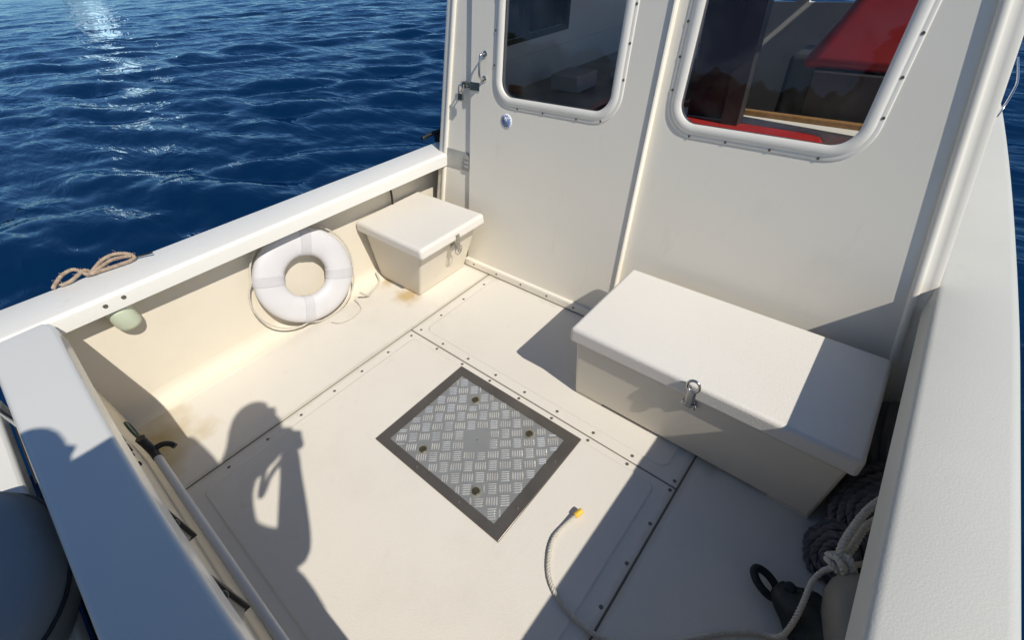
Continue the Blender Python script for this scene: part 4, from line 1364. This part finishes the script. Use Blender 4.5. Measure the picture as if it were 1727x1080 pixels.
Bn = [('pelvis', 'spine'), ('spine', 'chest'), ('chest', 'neck0'), ('neck0', 'neck'), ('neck', 'head0'), ('head0', 'head'), ('head', 'headtop'), ('neck0', 'shl'), ('shl', 'elbowl'), ('elbowl', 'wristl'), ('wristl', 'handl'),
      ('neck0', 'shr'), ('shr', 'elbowr'), ('elbowr', 'wristr'), ('wristr', 'handr'), ('pelvis', 'hipl'), ('hipl', 'kneel'), ('kneel', 'anklel'), ('anklel', 'toel'), ('pelvis', 'hipr'), ('hipr', 'kneer'), ('kneer', 'ankler'), ('ankler', 'toer')]
for sfx, hx_, dx in (('l', .005, 1), ('r', .045, -1)):
    hz = J['hand'+sfx]
    for k in range(4):
        a = 'finger%s%da' % (sfx, k); b = 'finger%s%db' % (sfx, k)
        J[a] = (hz[0]+dx*.006*k-.008, hz[1]+.018, hz[2]+.014-.008*k, .0062)
        J[b] = (hz[0]+dx*(.012+.005*k), hz[1]+.026-.002*k, hz[2]+.006-.009*k, .0055)
        Bn += [('hand'+sfx, a), (a, b)]
    J['thumb'+sfx] = (hz[0]+dx*.014, hz[1]-.004, hz[2]-.010, .007)
    Bn.append(('hand'+sfx, 'thumb'+sfx))
ph = person('person', J, Bn, 'person in a navy shirt leaning over the transom and holding up a camera', M_shirt, M_hair, (.62, 1.10), .125, (-.5, .75, 0))
# the camera they hold, a hand's breadth behind the point the picture is taken from
kam = empty('photo_camera', V(.025, -.036, 1.06), 'black photo camera held in both hands by the person at the transom', 'camera')
bm = bmesh.new()
rt = Vector((.766, .643, 0)); fw_ = Vector((-.62, .67, -.4)).normalized(); up_ = rt.cross(fw_)
def obox(c, a, b, d):
    vs = [bm.verts.new(c+rt*sx*a+fw_*sy*b+up_*sz*d) for sz in (-1, 1) for sy in (-1, 1) for sx in (-1, 1)]
    for idx in ((0, 2, 3, 1), (4, 5, 7, 6), (0, 1, 5, 4), (2, 6, 7, 3), (0, 4, 6, 2), (1, 3, 7, 5)):
        bm.faces.new([vs[i] for i in idx])
kc = V(.026, -.038, 1.064)
obox(kc, .058, .018, .036); obox(kc+up_*.044, .022, .018, .010)
child_at(finish(bm, 'camera_body', M_black, None, bevel=.006), kam)
bm = bmesh.new(); lathe(bm, [(.027, 0), (.028, .018), (.026, .022), (.018, .020)], kc+fw_*.0185, fw_, n=24)
child_at(finish(bm, 'lens_barrel', M_black, None), kam)
bm = bmesh.new()
tube(bm, spline([V(-.01, -.055, 1.06), V(.0, -.085, 1.035), V(.02, -.125, 1.00), V(.03, -.15, .965), V(.045, -.14, .985), V(.05, -.115, 1.02), V(.06, -.07, 1.055)], 6), .009, 8)
child_at(finish(bm, 'neck_strap', M_black, None), kam)

J2 = {
 'pelvis': (-.16, -.315, .60, .080, .07), 'spine': (-.16, -.312, .75, .085, .085), 'chest': (-.16, -.31, .93, .09, .09), 'neck0': (-.16, -.325, 1.025, .045), 'neck': (-.16, -.335, 1.085, .037), 'head0': (-.16, -.345, 1.10, .050), 'head': (-.16, -.338, 1.150, .066), 'headtop': (-.16, -.338, 1.20, .042),
 'shl': (-.16, -.232, 1.045, .050), 'elbowl': (-.17, -.205, .83, .036), 'wristl': (-.20, -.25, .66, .021), 'handl': (-.205, -.255, .605, .022, .014),
 'shr': (-.16, -.395, 1.015, .036), 'elbowr': (-.15, -.405, .83, .030), 'wristr': (-.18, -.40, .66, .021), 'handr': (-.185, -.40, .605, .022, .014),
 'hipl': (-.16, -.27, .55, .055), 'kneel': (-.165, -.285, .33, .042), 'anklel': (-.155, -.325, .12, .028), 'toel': (-.235, -.325, .098, .024),
 'hipr': (-.16, -.365, .55, .055), 'kneer': (-.165, -.385, .33, .042), 'ankler': (-.155, -.415, .12, .028), 'toer': (-.235, -.425, .098, .024),
}
B2 = [b for b in Bn if not b[1].startswith(('finger', 'thumb'))]
for sfx in 'lr':
    hz = J2['hand'+sfx]
    for k in range(4):
        a = 'finger%s%da' % (sfx, k); b = 'finger%s%db' % (sfx, k)
        J2[a] = (hz[0]-.014+.010*k, hz[1], hz[2]-.035, .0062)
        J2[b] = (hz[0]-.014+.009*k, hz[1]+.006, hz[2]-.058+abs(k-1.4)*.004, .0052)
        B2 += [('hand'+sfx, a), (a, b)]
    J2['thumb'+sfx] = (hz[0]-.026, hz[1]+.004, hz[2]-.016, .007)
    B2.append(('hand'+sfx, 'thumb'+sfx))
person('person', J2, B2, 'person in a grey shirt standing with arms down beside the outboard motor', M_shirt2, M_hair, (.62, 1.07), .125, (-1, 0, 0))
